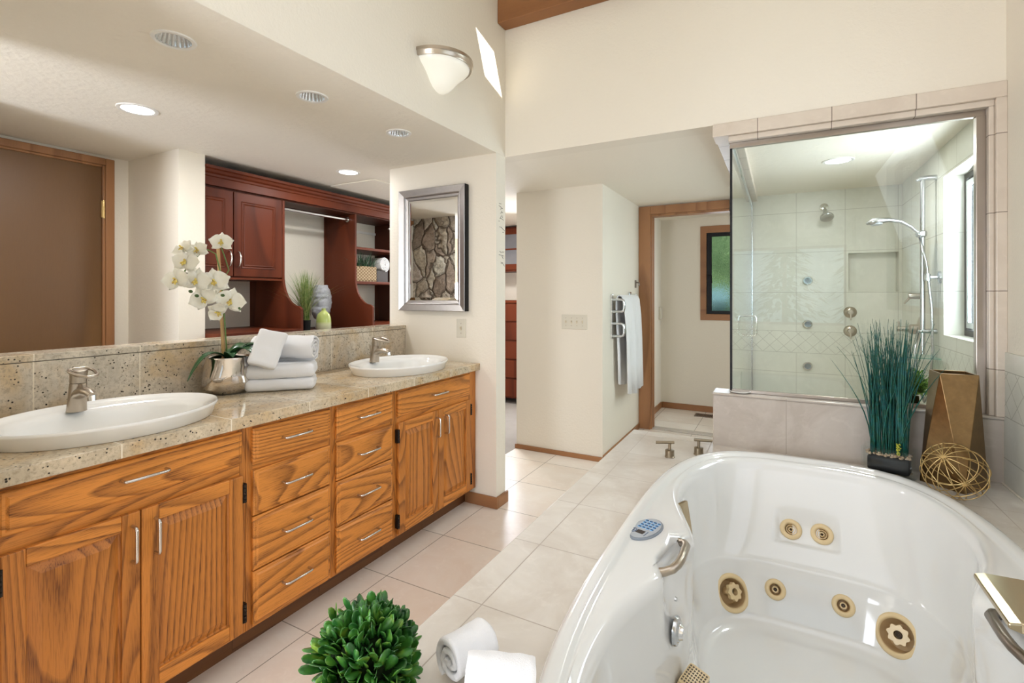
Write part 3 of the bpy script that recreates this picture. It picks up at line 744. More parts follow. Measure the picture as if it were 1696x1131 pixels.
# waterfall spout (filler) on the right-hand rim, with its braided hose
ws_ = thing('waterfall_spout', 'polished bronze waterfall spout reaching over the right rim of the tub', 'spout', (.58, 1.34, .563))
def rg(x, y0, y1, z0, z1): return [(x, y0, z0), (x, y1, z0), (x, y1, z1), (x, y0, z1)]
b = MB().loft([rg(.372, 1.245, 1.435, .652, .662), rg(.390, 1.243, 1.437, .648, .667), rg(.47, 1.25, 1.43, .640, .672), rg(.56, 1.27, 1.41, .628, .674), rg(.63, 1.28, 1.40, .60, .670), rg(.645, 1.285, 1.395, .575, .64)], True, True, True)
obj('spout_body', loc(b, ws_), m_bronze, ws_, bevel=.003)
obj('spout_base', loc(MB().lathe([(.055, 0), (.055, .010), (.045, .014), (.042, .05)], 32, (.60, 1.34, .5275), cap0=True), ws_), m_bronze, ws_, smooth=40)
hs = MB().tube([(.440, 1.262, .645), (.446, 1.256, .615), (.458, 1.252, .585), (.478, 1.250, .555), (.505, 1.250, .530), (.535, 1.256, .545)], .0095, 12)
obj('braided_hose', loc(hs, ws_), plain('braided_metal', (.42, .30, .18), .35, 1, var=.45, vs=260), ws_, smooth=60)

# ================================================================== ON THE TUB DECK
m_tap = plain('aged_bronze_tap', (.30, .25, .18), .32, 1, var=.1, vs=40)
def deck_tap(x, y, rz, label):
    t = thing('deck_tap', label, 'tap', (x, y, .526), math.radians(rz), group='lever taps on the tub deck')
    obj('base', MB().lathe([(.0225, 0), (.0225, .004), (.0205, .006), (.0205, .032), (.018, .034), (.001, .034)], 32, cap0=True), m_tap, t, smooth=40)
    obj('stem', MB().cyl((0, 0, .033), (0, 0, .062), .0065, n=16), m_tap, t, smooth=40)
    obj('lever', MB().cyl((-.062, 0, .064), (.020, 0, .068), .0068, n=16), m_tap, t, smooth=40)
deck_tap(-.447, 2.350, 18, 'brushed bronze lever tap on the tub deck, farther from the knee wall')
deck_tap(-.335, 2.452, 205, 'brushed bronze lever tap at the tub corner beside the knee wall')
# glass planter with teal grass
pt = thing('grass_planter', 'tall teal grass in a clear glass planter on the deck', 'plant', (.395, 2.535, .526), math.radians(-17))
gl_ = MB(); W, D_, H_ = .175, .095, .118
gl_.plate(rect(-W/2, W/2, -D_/2, D_/2), [rect(-W/2+.007, W/2-.007, -D_/2+.007, D_/2-.007)], .012, H_).box(-W/2, W/2, -D_/2, D_/2, 0, .012)
obj('glass_box', gl_, m_vaseglass, pt, bevel=.002)
obj('liner', MB().rbox(W-.034, D_-.030, .066, .012, 8, T(0, 0, .050)), m_black, pt, smooth=40)
pebm = facecol('pebbles', [(.10, .06, .035), (.34, .22, .13), (.50, .38, .26), (.20, .13, .09)], 60, .6)
pb = MB()
for i in range(150):
    x, y = random.uniform(-.072, .072), random.uniform(-.034, .034)
    pb.rbox(.013, .010, .008, .0038, 1, T(x, y, .085+random.uniform(0, .010)) @ R(random.uniform(0, 180), 'Z') @ R(random.uniform(-40, 40), 'X'))
for i in range(40):
    pb.rbox(.010, .008, .006, .0028, 1, T(random.uniform(-.078, .078), random.choice((-1, 1))*.0365+random.uniform(-.002, .002), .0155+random.uniform(0, .003)) @ R(random.uniform(0, 180), 'Z'))
obj('pebbles', pb, pebm, pt, smooth=180, kind='stuff')
def blades(n, bx, by, h0, h1, spread, wd, z0, lean=0.0, wild=0, seg=7, base=None):
    b = MB()
    for i in range(n):
        x0, y0 = random.uniform(-bx, bx), random.uniform(-by, by)
        a = random.uniform(0, 2*PI); s_ = spread*random.random()**1.3; h = random.uniform(h0, h1)
        if i < wild: s_ = spread*random.uniform(1.5, 2.4); h *= .85
        dx, dy = math.cos(a)*s_+x0*lean, math.sin(a)*s_+y0*lean
        wdir = Vector((math.cos(a+1.3), math.sin(a+1.3), 0)); vs = []
        for k in range(seg+1):
            f = k/seg; w_ = wd*(1-f**2.2)*(.55+.9*min(1, f*3)) if f < 1 else wd*.03
            bend = f**1.9
            p = Vector((x0+dx*bend+.004*math.sin(f*5+i), y0+dy*bend, z0+h*(f-.10*s_/max(h, .01)*f*f)))
            vs += [tuple(p-wdir*w_/2), tuple(p+wdir*w_/2+Vector((0, 0, 0))), ]
        b.add(vs, [(2*k, 2*k+1, 2*k+3, 2*k+2) for k in range(seg)])
    return b
m_teal = facecol('teal_grass', [(.004, .060, .062), (.007, .11, .10), (.012, .075, .035), (.006, .14, .125)], 40, .45)
gb = blades(190, .060, .026, .40, .565, .085, .0042, .088, .35, 14)
go = obj('grass_blades', gb, m_teal, pt, smooth=180, kind='stuff')
so = go.modifiers.new('thick', 'SOLIDIFY'); so.thickness = .0012
bl = MB()
for i in range(26): bl.rbox(.007, .005, .005, .002, 1, T(.035+random.uniform(-.006, .006), -.03+random.uniform(-.004, .004), .10+i*.0018) @ R(random.uniform(0, 180), 'Z'))
obj('yellow_sprig', bl, plain('yellow_green_sprig', (.42, .42, .04), .6), pt, smooth=180)
# faceted bronze vase
vz = thing('faceted_vase', 'tall faceted antique bronze vase standing behind the wire ball', 'vase', (.598, 2.535, .526), math.radians(4))
def facet_mat():
    t = NT('antique_bronze'); v = t.obj(); n = t.noise(v, 16, 5, .65, .4); n2 = t.noise(v, 70, 3, .6)
    c = t.mix(n, (.17, .098, .038), (.40, .25, .11)); c = t.mix(t.math('MULTIPLY', n2, .4), c, (.10, .075, .05))
    return t.set(c, .28, 1)
m_facet = facet_mat()
bs_ = [(.106*math.cos(math.radians(a)), .106*math.sin(math.radians(a)), 0) for a in (-90, 0, 90, 180)]
tp = [(.083*math.cos(math.radians(a)), .083*math.sin(math.radians(a)), .442) for a in (-135, -45, 45, 135)]
ti = [(x*.90, y*.90, z) for x, y, z in tp]; tl = [(x*.86, y*.86, z-.16) for x, y, z in tp]
fs = []
for i in range(4): fs += [(i, (i+1) % 4, 4+(i+1) % 4), (i, 4+(i+1) % 4, 4+i)]
for i in range(4):
    j = (i+1) % 4; fs += [(4+i, 4+j, 8+j, 8+i), (8+i, 8+j, 12+j, 12+i)]
fs += [(3, 2, 1, 0), (12, 13, 14, 15)]
obj('vase_body', MB().add(bs_+tp+ti+tl, fs), m_facet, vz, bevel=.0015)
# gold wire ball
wb = thing('wire_ball', 'round openwork gold wire ball leaning in front of the faceted vase', 'ornament', (.560, 2.362, .526))
def wire_loop(n, off=0, r=.099):
    n = Vector(n).normalized(); a = n.orthogonal().normalized(); b = n.cross(a); rr = math.sqrt(max(1e-6, r*r-off*off))
    return [tuple(Vector((0, 0, .1012))+n*off+(a*math.cos(t)+b*math.sin(t))*rr) for t in [2*PI*i/56 for i in range(56)]]
pole = Vector((-.45, -.62, .64)).normalized(); pa = pole.orthogonal().normalized(); pb_ = pole.cross(pa)
for i in range(6):
    a = PI*i/6; obj('hoop', MB().tube(wire_loop(pa*math.cos(a)+pb_*math.sin(a)), .0016, 8, closed=True), plain('gold_wire', (.60, .44, .20), .28, 1) if i == 0 else bpy.data.materials['gold_wire'], wb, smooth=180)
for o_ in (-.052, 0.0, .052):
    obj('hoop', MB().tube(wire_loop(pole, o_, .0975), .0016, 8, closed=True), bpy.data.materials['gold_wire'], wb, smooth=180)
p2 = Vector((.75, -.2, .62)).normalized()
for o_ in (.02, -.05): obj('hoop', MB().tube(wire_loop(p2, o_, .0982), .0016, 8, closed=True), bpy.data.materials['gold_wire'], wb, smooth=180)
# white oval dish on the knee wall corner
ds = MB().loft([ring_e(.026, .020, 0), ring_e(.045, .034, .004), ring_e(.052, .040, .010), ring_e(.050, .0385, .011), ring_e(.042, .031, .006), ring_e(.004, .003, .004)], True, True, True)
o = obj('soap_dish', ds, m_white, smooth=60); o.location = (-.176, 2.690, .787); tag(o, 'small white oval dish on the knee wall at the shower glass corner', 'dish')
# boxwood ball and rolled towels by the near corner
def leafball(n, r, l0, l1, squash=1.0, up=.25):
    b = MB()
    for i in range(n):
        z = random.uniform(-.75, 1); a = random.uniform(0, 2*PI); q = math.sqrt(1-z*z)
        d = Vector((q*math.cos(a), q*math.sin(a), z)); rr = r*random.uniform(.62, .97)
        ax = (d+Vector((random.uniform(-.45, .45), random.uniform(-.45, .45), random.uniform(-.2, .5)+up))).normalized()
        L = random.uniform(l0, l1); wd = L*random.uniform(.36, .48)
        M = T(*(d*rr-ax*L*.4)) @ ax.to_track_quat('Z', 'Y').to_matrix().to_4x4() @ R(random.uniform(0, 360), 'Z')
        cu = random.uniform(.05, .35)*L; vs = []; fs = []
        for k, (f, ww) in enumerate(((0, .08), (.25, .55), (.5, .9), (.75, 1), (.92, .68), (1, .12))):
            yc = cu*f*f
            vs += [(-wd/2*ww, yc+.12*wd*ww, f*L), (0, yc, f*L), (wd/2*ww, yc+.12*wd*ww, f*L)]
        for k in range(5): fs += [(3*k, 3*k+1, 3*k+4, 3*k+3), (3*k+1, 3*k+2, 3*k+5, 3*k+4)]
        b.add(vs, fs, M)
    return b
m_box = facecol('boxwood_leaves', [(.010, .05, .012), (.025, .12, .02), (.06, .20, .025), (.22, .34, .04)], 30, .35)
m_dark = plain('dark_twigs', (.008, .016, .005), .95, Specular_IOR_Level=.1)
bw = thing('boxwood_ball', 'leafy green boxwood ball at the bottom edge beside the rolled towels', 'plant', (-.655, .655, .5265))
lo = obj('foliage', leafball(640, .089, .030, .046), m_box, bw, smooth=60); lo.location = (0, 0, .092)
so = lo.modifiers.new('thick', 'SOLIDIFY'); so.thickness = .0008
co = obj('twig_core', MB().lathe([(.001, -.099), (.045, -.09), (.060, -.05), (.062, 0), (.05, .04), (.02, .058), (.001, .06)], 20), m_dark, bw, smooth=180); co.location = (0, 0, .099)
def towel_roll(L, r, turns=3.2, th=.011, seed=0):
    # one ribbon wound into a roll with rounded, slightly uneven ends; axis along local Y, resting on z=0
    N = 150; b = MB(); rings = []; nn = 22
    pts = []
    for i in range(N+1):
        f = i/N; a = -f*turns*2*PI-1.75; ro = r-(r-.012)*f**.92
        tk = (r-.012)/turns*.78; wob = 1+.03*math.sin(2*a+seed)+.015*math.sin(5*a)
        pts.append((ro*wob, max(.003, ro*wob-tk), a, f))
    for s_ in range(nn+1):
        u = 2*s_/nn-1; e = 1-abs(u)
        rnd = min(1, e/.09) if e < .09 else 1; pin = .26*(1-math.sqrt(max(0, 1-(1-rnd)**2)))
        o_ = []; i_ = []
        for ro, ri, a, f in pts:
            mid = (ro+ri)/2; hw = (ro-ri)/2*(1-pin*1.6)
            y = u*L/2*(1+.05*math.sin(a*.7+seed)*(f-.2)+.03*noise.noise(Vector((math.cos(a)*2, math.sin(a)*2+seed, f*6))))
            nz = .0022*noise.noise(Vector((math.cos(a)*ro*40, y*40, math.sin(a)*ro*40+seed)))
            o_.append(((mid+hw+nz)*math.cos(a), y, r+(mid+hw+nz)*math.sin(a))); i_.append(((mid-hw)*math.cos(a), y, r+(mid-hw)*math.sin(a)))
        rings.append(o_+i_[::-1])
    b.loft(rings, True); m_ = N+1
    for s_ in (0, nn):
        q = s_*2*m_
        for i in range(N): b.f.append((q+i, q+i+1, q+2*m_-2-i, q+2*m_-1-i))
    return b
t1 = obj('rolled_towel', towel_roll(.095, .047, 2.2, .015, 1), m_towel, smooth=60); t1.location = (-.536, .812, .527); t1.rotation_euler = (0, math.radians(20), math.radians(-20))
t1.location.z = .575; t1.data.transform(Matrix.Translation((0, 0, -.047)))
tag(t1, 'white rolled towel with its spiral end beside the boxwood ball', 'towel', 'rolled towels on the tub deck')
t2 = obj('rolled_towel', towel_roll(.12, .045, 2.4, .015, 4), m_towel, smooth=60); t2.location = (-.432, .752, .592); t2.rotation_euler = (math.radians(6), math.radians(150), math.radians(-58))
t2.data.transform(Matrix.Translation((0, 0, -.045)))
tag(t2, 'white rolled towel at the bottom edge touching the tub rim', 'towel', 'rolled towels on the tub deck')

# ================================================================== ON THE COUNTER
op = thing('potted_orchid', 'white orchid on a wooden stake in a crumpled silver pot', 'plant', (-2.060, 1.275, .8585))
def dent(p):
    a = math.atan2(p[1], p[0]); d = .010*noise.noise(Vector((math.cos(a)*1.6, math.sin(a)*1.6, p[2]*16+2)))
    r = math.hypot(p[0], p[1]) or 1; k = min(1, p[2]/.02)*min(1, r/.03); return (p[0]*(1+d*k/r), p[1]*(1+d*k/r), p[2])
pr = [(.001, 0), (.052, 0), (.068, .005), (.084, .024), (.092, .050), (.093, .080), (.089, .115), (.084, .148), (.0845, .153), (.081, .153), (.085, .115), (.088, .08), (.080, .05)]
b = MB().lathe(pr, 72); b.v = [dent(p) for p in b.v]
obj('pot', b, plain('crumpled_silver', (.66, .61, .56), .10, 1, var=.06, bump=.15, bs=18), op, smooth=180)
obj('soil', MB().lathe([(.001, .138), (.04, .142), (.070, .136), (.083, .124)], 32), plain('bark_soil', (.035, .022, .015), .95, bump=.9, bs=160, var=.5), op, smooth=180)
obj('stake', MB().cyl((-.008, -.012, .10), (-.030, -.028, .655), .0075, .0065, 8), wood('bamboo_stake', 'z', (.56, .36, .15), (.34, .20, .07), 4, .5, .2), op, smooth=40)
m_stem = plain('orchid_stem', (.12, .21, .05), .5)
obj('stem', MB().tube([(.004, -.004, .10), (-.006, -.012, .30), (-.018, -.020, .50), (-.022, -.04, .585), (-.018, -.075, .60), (-.012, -.115, .575), (-.005, -.165, .52), (.0, -.20, .46)], .0028, 8)
    .tube([(-.016, -.016, .47), (-.012, .01, .52), (-.02, -.005, .58), (-.025, -.02, .625)], .0025, 8), m_stem, op, smooth=180)
m_oleaf = facecol('orchid_leaf', [(.012, .05, .014), (.025, .10, .03), (.04, .14, .05)], 9, .3)
def leaf(L, w_, ang, rise, droop, z0=.138):
    b = MB(); n = 9; vs = []
    for k in range(n+1):
        f = k/n; ww = w_*math.sin(PI*min(1, .10+.9*f))**.7*(1 if f < 1 else 0); x = L*f; z = z0+rise*math.sin(PI*.6*f)-droop*f*f
        for q in (-1, -.5, 0, .5, 1): vs.append((x, q*ww, z+abs(q)*ww*.30))
    b.add(vs, [(5*k+j, 5*k+j+1, 5*k+j+6, 5*k+j+5) for k in range(n) for j in range(4)], R(ang, 'Z'))
    o = obj('leaf', b, m_oleaf, op, smooth=180); m_ = o.modifiers.new('thick', 'SOLIDIFY'); m_.thickness = .0025
for q in ((.150, .030, 62, .085, .05), (.125, .033, 20, .075, .05), (.160, .020, -95, .085, .15), (.10, .026, 150, .06, .04), (.12, .030, 100, .07, .02), (.085, .024, -20, .05, .03)): leaf(*q)
m_petal = NT('orchid_petal'); m_petal = m_petal.set((.84, .82, .72), .5, Subsurface_Weight=.15, Subsurface_Radius=(.02, .02, .015), Subsurface_Scale=.3)
m_lip = facecol('orchid_lip', [(.62, .44, .05), (.74, .62, .18), (.40, .20, .03)], 90, .5)
m_bud = plain('orchid_bud', (.05, .10, .02), .5)
def flower(x, y, z, nx, ny, nz, s_, roll):
    M = frame_to((nx, ny, nz), (x, y, z)) @ R(roll, 'Z'); b = MB()
    def petal(ang, L, w_, cup, base=.0):
        n = 7; vs = []
        for k in range(n+1):
            f = k/n; ww = w_*(math.sin(PI*(f**.75)*.93+.10))**.75 if f < 1 else w_*.18
            zz = cup*f*f-.004*math.sin(PI*f)+base
            for q in (-1, -.5, 0, .5, 1): vs.append((L*f*(1-.10*abs(q)**3), q*ww, zz+.15*ww*q*q+.002*math.sin(9*f+3*q)))
        b.add(vs, [(5*k+j, 5*k+j+1, 5*k+j+6, 5*k+j+5) for k in range(n) for j in range(4)], M @ R(ang, 'Z'))
    for a in (90, 215, 325): petal(a, .056*s_, .022*s_, -.010*s_)
    for a in (8, 172): petal(a, .058*s_, .036*s_, .006*s_, .003)
    o = obj('flower', b, m_petal, op, smooth=180); m_ = o.modifiers.new('thick', 'SOLIDIFY'); m_.thickness = .0009
    l = MB()
    for a, L in ((270, .020), (235, .016), (305, .016), (90, .008)):
        l.tube([tuple(M @ Vector((math.cos(math.radians(a))*L*f, math.sin(math.radians(a))*L*f, .005+.014*math.sin(PI*.55*f)))) for f in (0, .4, .8, 1)], [.0035*s_, .0045*s_, .004*s_, .0015], 8)
    obj('lip', l, m_lip, o, smooth=180)
ox, oy, oz = op.location
for (px, pz_, nx, ny, nz, s_, rl) in [((-2.03, 1.228), 1.490, .75, -.60, .15, .80, 0), ((-2.06, 1.150), 1.452, .5, -.7, .2, .72, 20), ((-2.05, 1.100), 1.400, .55, -.8, .25, .95, -10), ((-2.05, 1.065), 1.330, .55, -.82, .0, .92, 15),
     ((-2.02, 1.122), 1.328, .70, -.66, .05, .95, -8), ((-2.00, 1.180), 1.325, .75, -.62, .12, 1.05, 10), ((-2.02, 1.150), 1.258, .7, -.65, -.15, .95, 30), ((-1.99, 1.240), 1.246, .8, -.55, .05, 1.05, -15), ((-2.02, 1.205), 1.203, .7, -.6, -.3, .75, 60), ((-2.08, 1.105), 1.455, .3, -.8, .35, .75, 40), ((-2.07, 1.20), 1.285, .6, -.75, .0, .8, 50)]:
    flower(px[0]-ox, px[1]-oy, pz_-oz, nx, ny, nz, s_, rl)
for q in ((-2.01, 1.095, 1.285), (-2.01, 1.118, 1.268), (-1.97, 1.265, 1.215), (-1.985, 1.205, 1.27)):
    obj('bud', MB().rbox(.016, .011, .013, .005, 3, T(q[0]-ox, q[1]-oy, q[2]-oz) @ R(40, 'X')), m_bud, op, smooth=180)

# towels stacked on the counter, turned 45 degrees
Mt = 47
def tdisp(seed, amp=.004):
    def f(p):
        n = noise.noise(Vector((p.x*14+seed, p.y*14, p.z*20)))*amp+noise.noise(Vector((p.x*45, p.y*45+seed, p.z*45)))*amp*.25
        return p*(1+0)+p.normalized()*n
    return f
def folded(L, D_, H_, seed):
    def d(p):
        q = tdisp(seed, .0055)(p)
        g = .0035*math.exp(-((p.z-.1*H_)/.004)**2) if p.x > L*.42 or p.x < -L*.42 else 0
        return Vector((q.x-math.copysign(g, p.x), q.y, q.z))
    return MB().rbox(L, D_, H_*1.03, H_*.44, 34, T(0, 0, H_/2), d)
c0 = Vector((-1.948, 1.450, .8585))
def place(o, x, y, z, rz): o.location = (x, y, z); o.rotation_euler = (0, 0, math.radians(rz)); return o
o = place(obj('folded_towel', folded(.282, .185, .050, 1), m_towel, smooth=70), c0.x, c0.y, c0.z+.0025, Mt)
tag(o, 'white folded towel at the bottom of the stack on the counter', 'towel', 'folded towels on the counter')
o = place(obj('folded_towel', folded(.288, .190, .058, 9), m_towel, smooth=70), c0.x-.003, c0.y+.001, c0.z+.0545, Mt)
tag(o, 'white folded towel under the roll, second from the counter', 'towel', 'folded towels on the counter')
b = towel_roll(.265, .064, 3.4, .0165, 2); b.v = [tuple(Vector(p)+Vector((noise.noise(Vector(p)*18), 0, noise.noise(Vector(p)*18+Vector((5, 0, 0)))))*.004) for p in b.v]
o = place(obj('rolled_towel', b, m_towel, smooth=60), c0.x-.020, c0.y+.030, c0.z+.111, Mt-104)
tag(o, 'large white rolled towel lying on top of the folded towels', 'towel')
wc_ = MB().rbox(.116, .024, .172, .0115, 18, None, tdisp(33, .005)).rbox(.110, .020, .164, .0095, 18, T(.001, .014, -.001), tdisp(39, .005))
o = obj('washcloth', wc_, m_towel, smooth=70)
o.matrix_world = T(c0.x+.020, c0.y-.085, c0.z+.184) @ R(Mt, 'Z') @ R(16, 'Y') @ R(-31, 'X')
tag(o, 'small white folded washcloth leaning on the rolled towel', 'towel')

# ================================================================== ON THE WALLS
wm = thing('wall_mirror', 'rectangular wall mirror in a wide brushed steel frame beside the farther sink', 'mirror', (-1.946, 2.549, 1.561))
def rr(i, y): return [(-.261+i, y, -.391+i), (.261-i, y, -.391+i), (.261-i, y, .391-i), (-.261+i, y, .391-i)]
obj('frame', MB().loft([rr(.004, -.008), rr(.0, -.040), rr(.003, -.044), rr(.040, -.034), rr(.045, -.036), rr(.052, -.026), rr(.066, -.022), rr(.066, -.012)], True), plain('brushed_steel_frame', (.44, .42, .41), .36, 1, var=.1, vs=40), wm, bevel=.0008)
obj('backing', MB().box(-.257, .257, -.010, 0, -.387, .387).box(.2565, .2635, -.041, 0, -.389, .389), m_black, wm)
t = NT('mirror_silver'); mm = t.set((.90, .91, .90), .01, 1)
gy = -.018
b = MB().loft([rr(.066, gy+.0035), rr(.086, gy)], True); b.add(rr(.086, gy), [(0, 1, 2, 3)])
obj('bevelled_glass', b, mm, wm)
def wallplate(name, label, cat, M, w_, h_, toggles, m=m_almond):
    t = bpy.data.objects.new(name, None); C.objects.link(t); t.matrix_world = M; tag(t, label, cat)
    obj('plate', MB().box(-w_/2, w_/2, -.005, 0, -h_/2, h_/2), m, t, bevel=.003)
    for x in toggles:
        obj('toggle', MB().box(-.005+x, .005+x, -.007, -.004, -.012, .012).box(x-.0035, x+.0035, -.017, -.004, -.001, .008), plain('toggle_ivory', (.60, .52, .38), .4, var=.02) if 'toggle_ivory' not in bpy.data.materials else bpy.data.materials['toggle_ivory'], t)
        for z in (-.030, .030): obj('screw', MB().cyl((x, -.0065, z), (x, -.004, z), .0032, n=10), m_nickel, t)
    return t
wallplate('switch_plate', 'almond single switch plate below the framed mirror', 'switch', T(-1.737, 2.55, 1.066), .070, .116, [0])
wallplate('switch_plate', 'almond four-gang switch plate on the passage wall', 'switch', T(-1.418, 3.645, 1.062), .213, .116, [-.069, -.023, .023, .069])
# sconce above the soffit
sn = thing('wall_sconce', 'half-bell frosted glass wall sconce with brushed nickel rim', 'lamp', (-1.488, 1.988, 2.392))
m_frost = NT('frosted_sconce_glass'); m_frost.p.inputs['Emission Color'].default_value = (1, .93, .80, 1); m_frost.p.inputs['Emission Strength'].default_value = .22
m_frost = m_frost.set((.82, .80, .72), .25)
a0, a1 = -PI/2, PI/2
obj('rim', MB().lathe([(.158, 0), (.166, -.002), (.170, .004), (.172, .016), (.176, .020), (.176, .034), (.160, .036), (.158, 0)], 40, a0=a0, a1=a1, M=Matrix.Diagonal((.95, 1, 1, 1))), m_nickel, sn, smooth=40)
obj('glass_bowl', MB().lathe([(.158, .010), (.155, -.004), (.141, -.020), (.121, -.036), (.103, -.052), (.087, -.070), (.071, -.090), (.050, -.108), (.026, -.119), (.001, -.123)], 40, a0=a0, a1=a1, M=Matrix.Diagonal((.95, 1, 1, 1))), m_frost, sn, smooth=180)
# recessed lights
def downlight(x, y, kind, label, r=.064, watts=10):
    t = thing('recessed_light', label, 'lamp', (x, y, CZ), group='recessed ceiling lights')
    obj('trim_ring', MB().lathe([(r*.80, .001), (r*.80, -.003), (r*.86, -.005), (r*1.0, -.004), (r*1.03, -.0005), (r*1.03, .0005)], 40), m_ring, t, smooth=40)
    if kind == 'led':
        obj('lens', MB().lathe([(.001, -.003), (r*.80, -.0025)], 40), m_led, t)
        l = light('recessed_lamp', 'AREA', (x, y, CZ-.012), (x, y, 0), watts, WARM, (.11, .11), shape='DISK')
    else:
        n = 72; rings = []
        for f, z in ((.80, -.002), (.76, .012), (.66, .035), (.50, .055), (.30, .066)):
            rings.append([(r*f*(1+.035*math.cos(24*2*PI*i/n))*math.cos(2*PI*i/n), r*f*(1+.035*math.cos(24*2*PI*i/n))*math.sin(2*PI*i/n), z) for i in range(n)])
        obj('fluted_reflector', MB().loft(rings, True, False, True), m_chrome, t, smooth=60)
    return t
downlight(*spots[0], 'ref', 'unlit fluted recessed light over the counter, nearest the camera')
downlight(*spots[1], 'ref', 'unlit fluted recessed light over the counter, middle of three')
downlight(*spots[2], 'ref', 'unlit fluted recessed light over the counter, nearest the stub wall')
downlight(-2.582, 1.175, 'led', 'lit round recessed light in front of the brown door', .078, 9)
downlight(-2.62, 2.467, 'led', 'lit round recessed light in front of the cherry cabinets', .078, 8)
downlight(.322, 3.729, 'led', 'lit round recessed light in the shower ceiling', .085, 8)
hp = obj('ceiling_hatch', MB().box(-3.06, -2.60, 2.70, 3.35, CZ-.008, CZ), m_ceil, bevel=.002); tag(hp, 'flat access panel in the dressing room ceiling beside the stub wall', 'hatch')
# worn lettering down the end of the stub wall
def letters():
    b = MB()
    S = [[(130, 95), (165, 105)], [(125, 125), (150, 140), (185, 168)], [(145, 172), (186, 165)], [(165, 200), (186, 224)], [(150, 230), (176, 214)], [(170, 250), (186, 290)], [(150, 290), (200, 322)], [(142, 300), (160, 270)], [(135, 410), (165, 415)], [(165, 415), (190, 440), (220, 462)], [(182, 482), (205, 490)], [(138, 735), (165, 755)], [(172, 745), (205, 748)], [(128, 780), (165, 790), (200, 800)], [(176, 800), (196, 838)], [(158, 880), (190, 900), (215, 936)], [(160, 900), (190, 886)], [(120, 330), (140, 334)]]
    for st in S:
        pts = []
        for u, v in st:
            px, py = 810+u/8.08, 325+v/8.08
            y = 2.55+(px-820.5)/(838.5-820.5)*.110; cz = 1.488*.476+y*.8796
            pts.append((-1.4872, min(2.657, max(2.552, y)), 1.27-(py-489)*cz/820))
        b.tube(pts, .0014, 5)
    return b
lo_ = obj('wall_lettering', letters(), plain('dark_script', (.14, .12, .10), .7)); tag(lo_, 'faint dark script lettering running down the stub wall end', 'lettering')

# towel rack on the wall by the toilet doorway
tr = thing('towel_rack', 'chrome looped towel rack on the wall beside the toilet doorway', 'rack', (-1.19, 4.18, 1.0))
def U(z0, z1, y): return [(.004, y, z1), (.085, y, z1), (.100, y, z1-.008), (.106, y, z1-.028), (.106, y, z0+.028), (.100, y, z0+.008), (.085, y, z0), (.004, y, z0)]
for z0, z1 in ((.14, .235), (-.055, .045)):
    obj('loop_arm', MB().tube(U(z0, z1, -.318), .011, 10), m_steel, tr, smooth=60)
obj('towel_bar', MB().cyl((.055, -.33, .245), (.055, .24, .245), .009, n=12), m_steel, tr, smooth=40)
obj('end_post', MB().box(0, .068, .215, .245, .19, .285).box(0, .012, .20, .26, .16, .30), m_chrome, tr, bevel=.004)
obj('end_post', MB().box(0, .012, -.335, -.29, -.075, .28), m_chrome, tr, bevel=.003)
b = MB(); rows = []
prof = [(-.022, -.45), (-.024, -.20), (-.024, .15), (-.020, .235), (-.010, .258), (.004, .264), (.018, .258), (.028, .235), (.040, .10), (.044, -.10), (.046, -.30), (.050, -.52)]
for k in range(25):
    f = k/24; y = -.285+.515*f; r = []
    for i, (x, z) in enumerate(prof):
        drop = max(0, (.2-z))/.7; wv = .017*math.sin(f*15+.6)*min(1, drop*2.2)+.008*math.sin(f*37+i*.3)*min(1, drop*2)
        zz = z-.03*math.sin(f*3.2)*(1 if z < -.3 else 0)
        r.append((.055+x+wv, y*(1-.10*drop)+.012*drop, zz))
    rows.append(r)
b.loft(rows, False)
o = obj('hanging_towel', b, m_towel, smooth=180); o.location = (-1.19, 4.18, 1.0)
s_ = o.modifiers.new('thick', 'SOLIDIFY'); s_.thickness = .009; s_.offset = 1
tag(o, 'white bath towel draped over the chrome towel rack', 'towel')
for z, lab in ((1.375, 'small dark wall hook high beside the toilet doorway casing'), (.80, 'small dark wall hook low beside the toilet doorway casing')):
    h = MB().box(0, .010, -.014, .014, -.035, .035).tube([(.008, 0, .015), (.035, 0, .012), (.040, 0, -.006), (.034, 0, -.016)], .006, 8)
    o = obj('wall_hook', h, m_gunmetal, smooth=40); o.location = (-1.19, 4.61, z); tag(o, lab, 'hook', 'wall hooks by the toilet doorway')
# toilet room bits
th_ = obj('thermostat', MB().box(0, .022, -.05, .05, -.075, .065), m_almond, bevel=.004); th_.location = (-1.19, 5.68, 1.075); tag(th_, 'small white thermostat box on the toilet room side wall', 'thermostat')
fv = thing('floor_vent', 'brown slotted floor vent in front of the toilet room window wall', 'vent', (-.69, 5.55, 0))
obj('vent_frame', MB().plate(rect(-.105, .105, -.075, .075), [rect(-.09, .09, -.06, .06)], 0, .005), m_gunmetal, fv)
obj('vent_floor', MB().box(-.09, .09, -.06, .06, -.0, .001), m_hole, fv)
sl = MB()
for i in range(12): sl.box(-.086+.0150*i, -.079+.0150*i, -.06, .06, .001, .004)
obj('vent_slats', sl, m_gunmetal, fv)

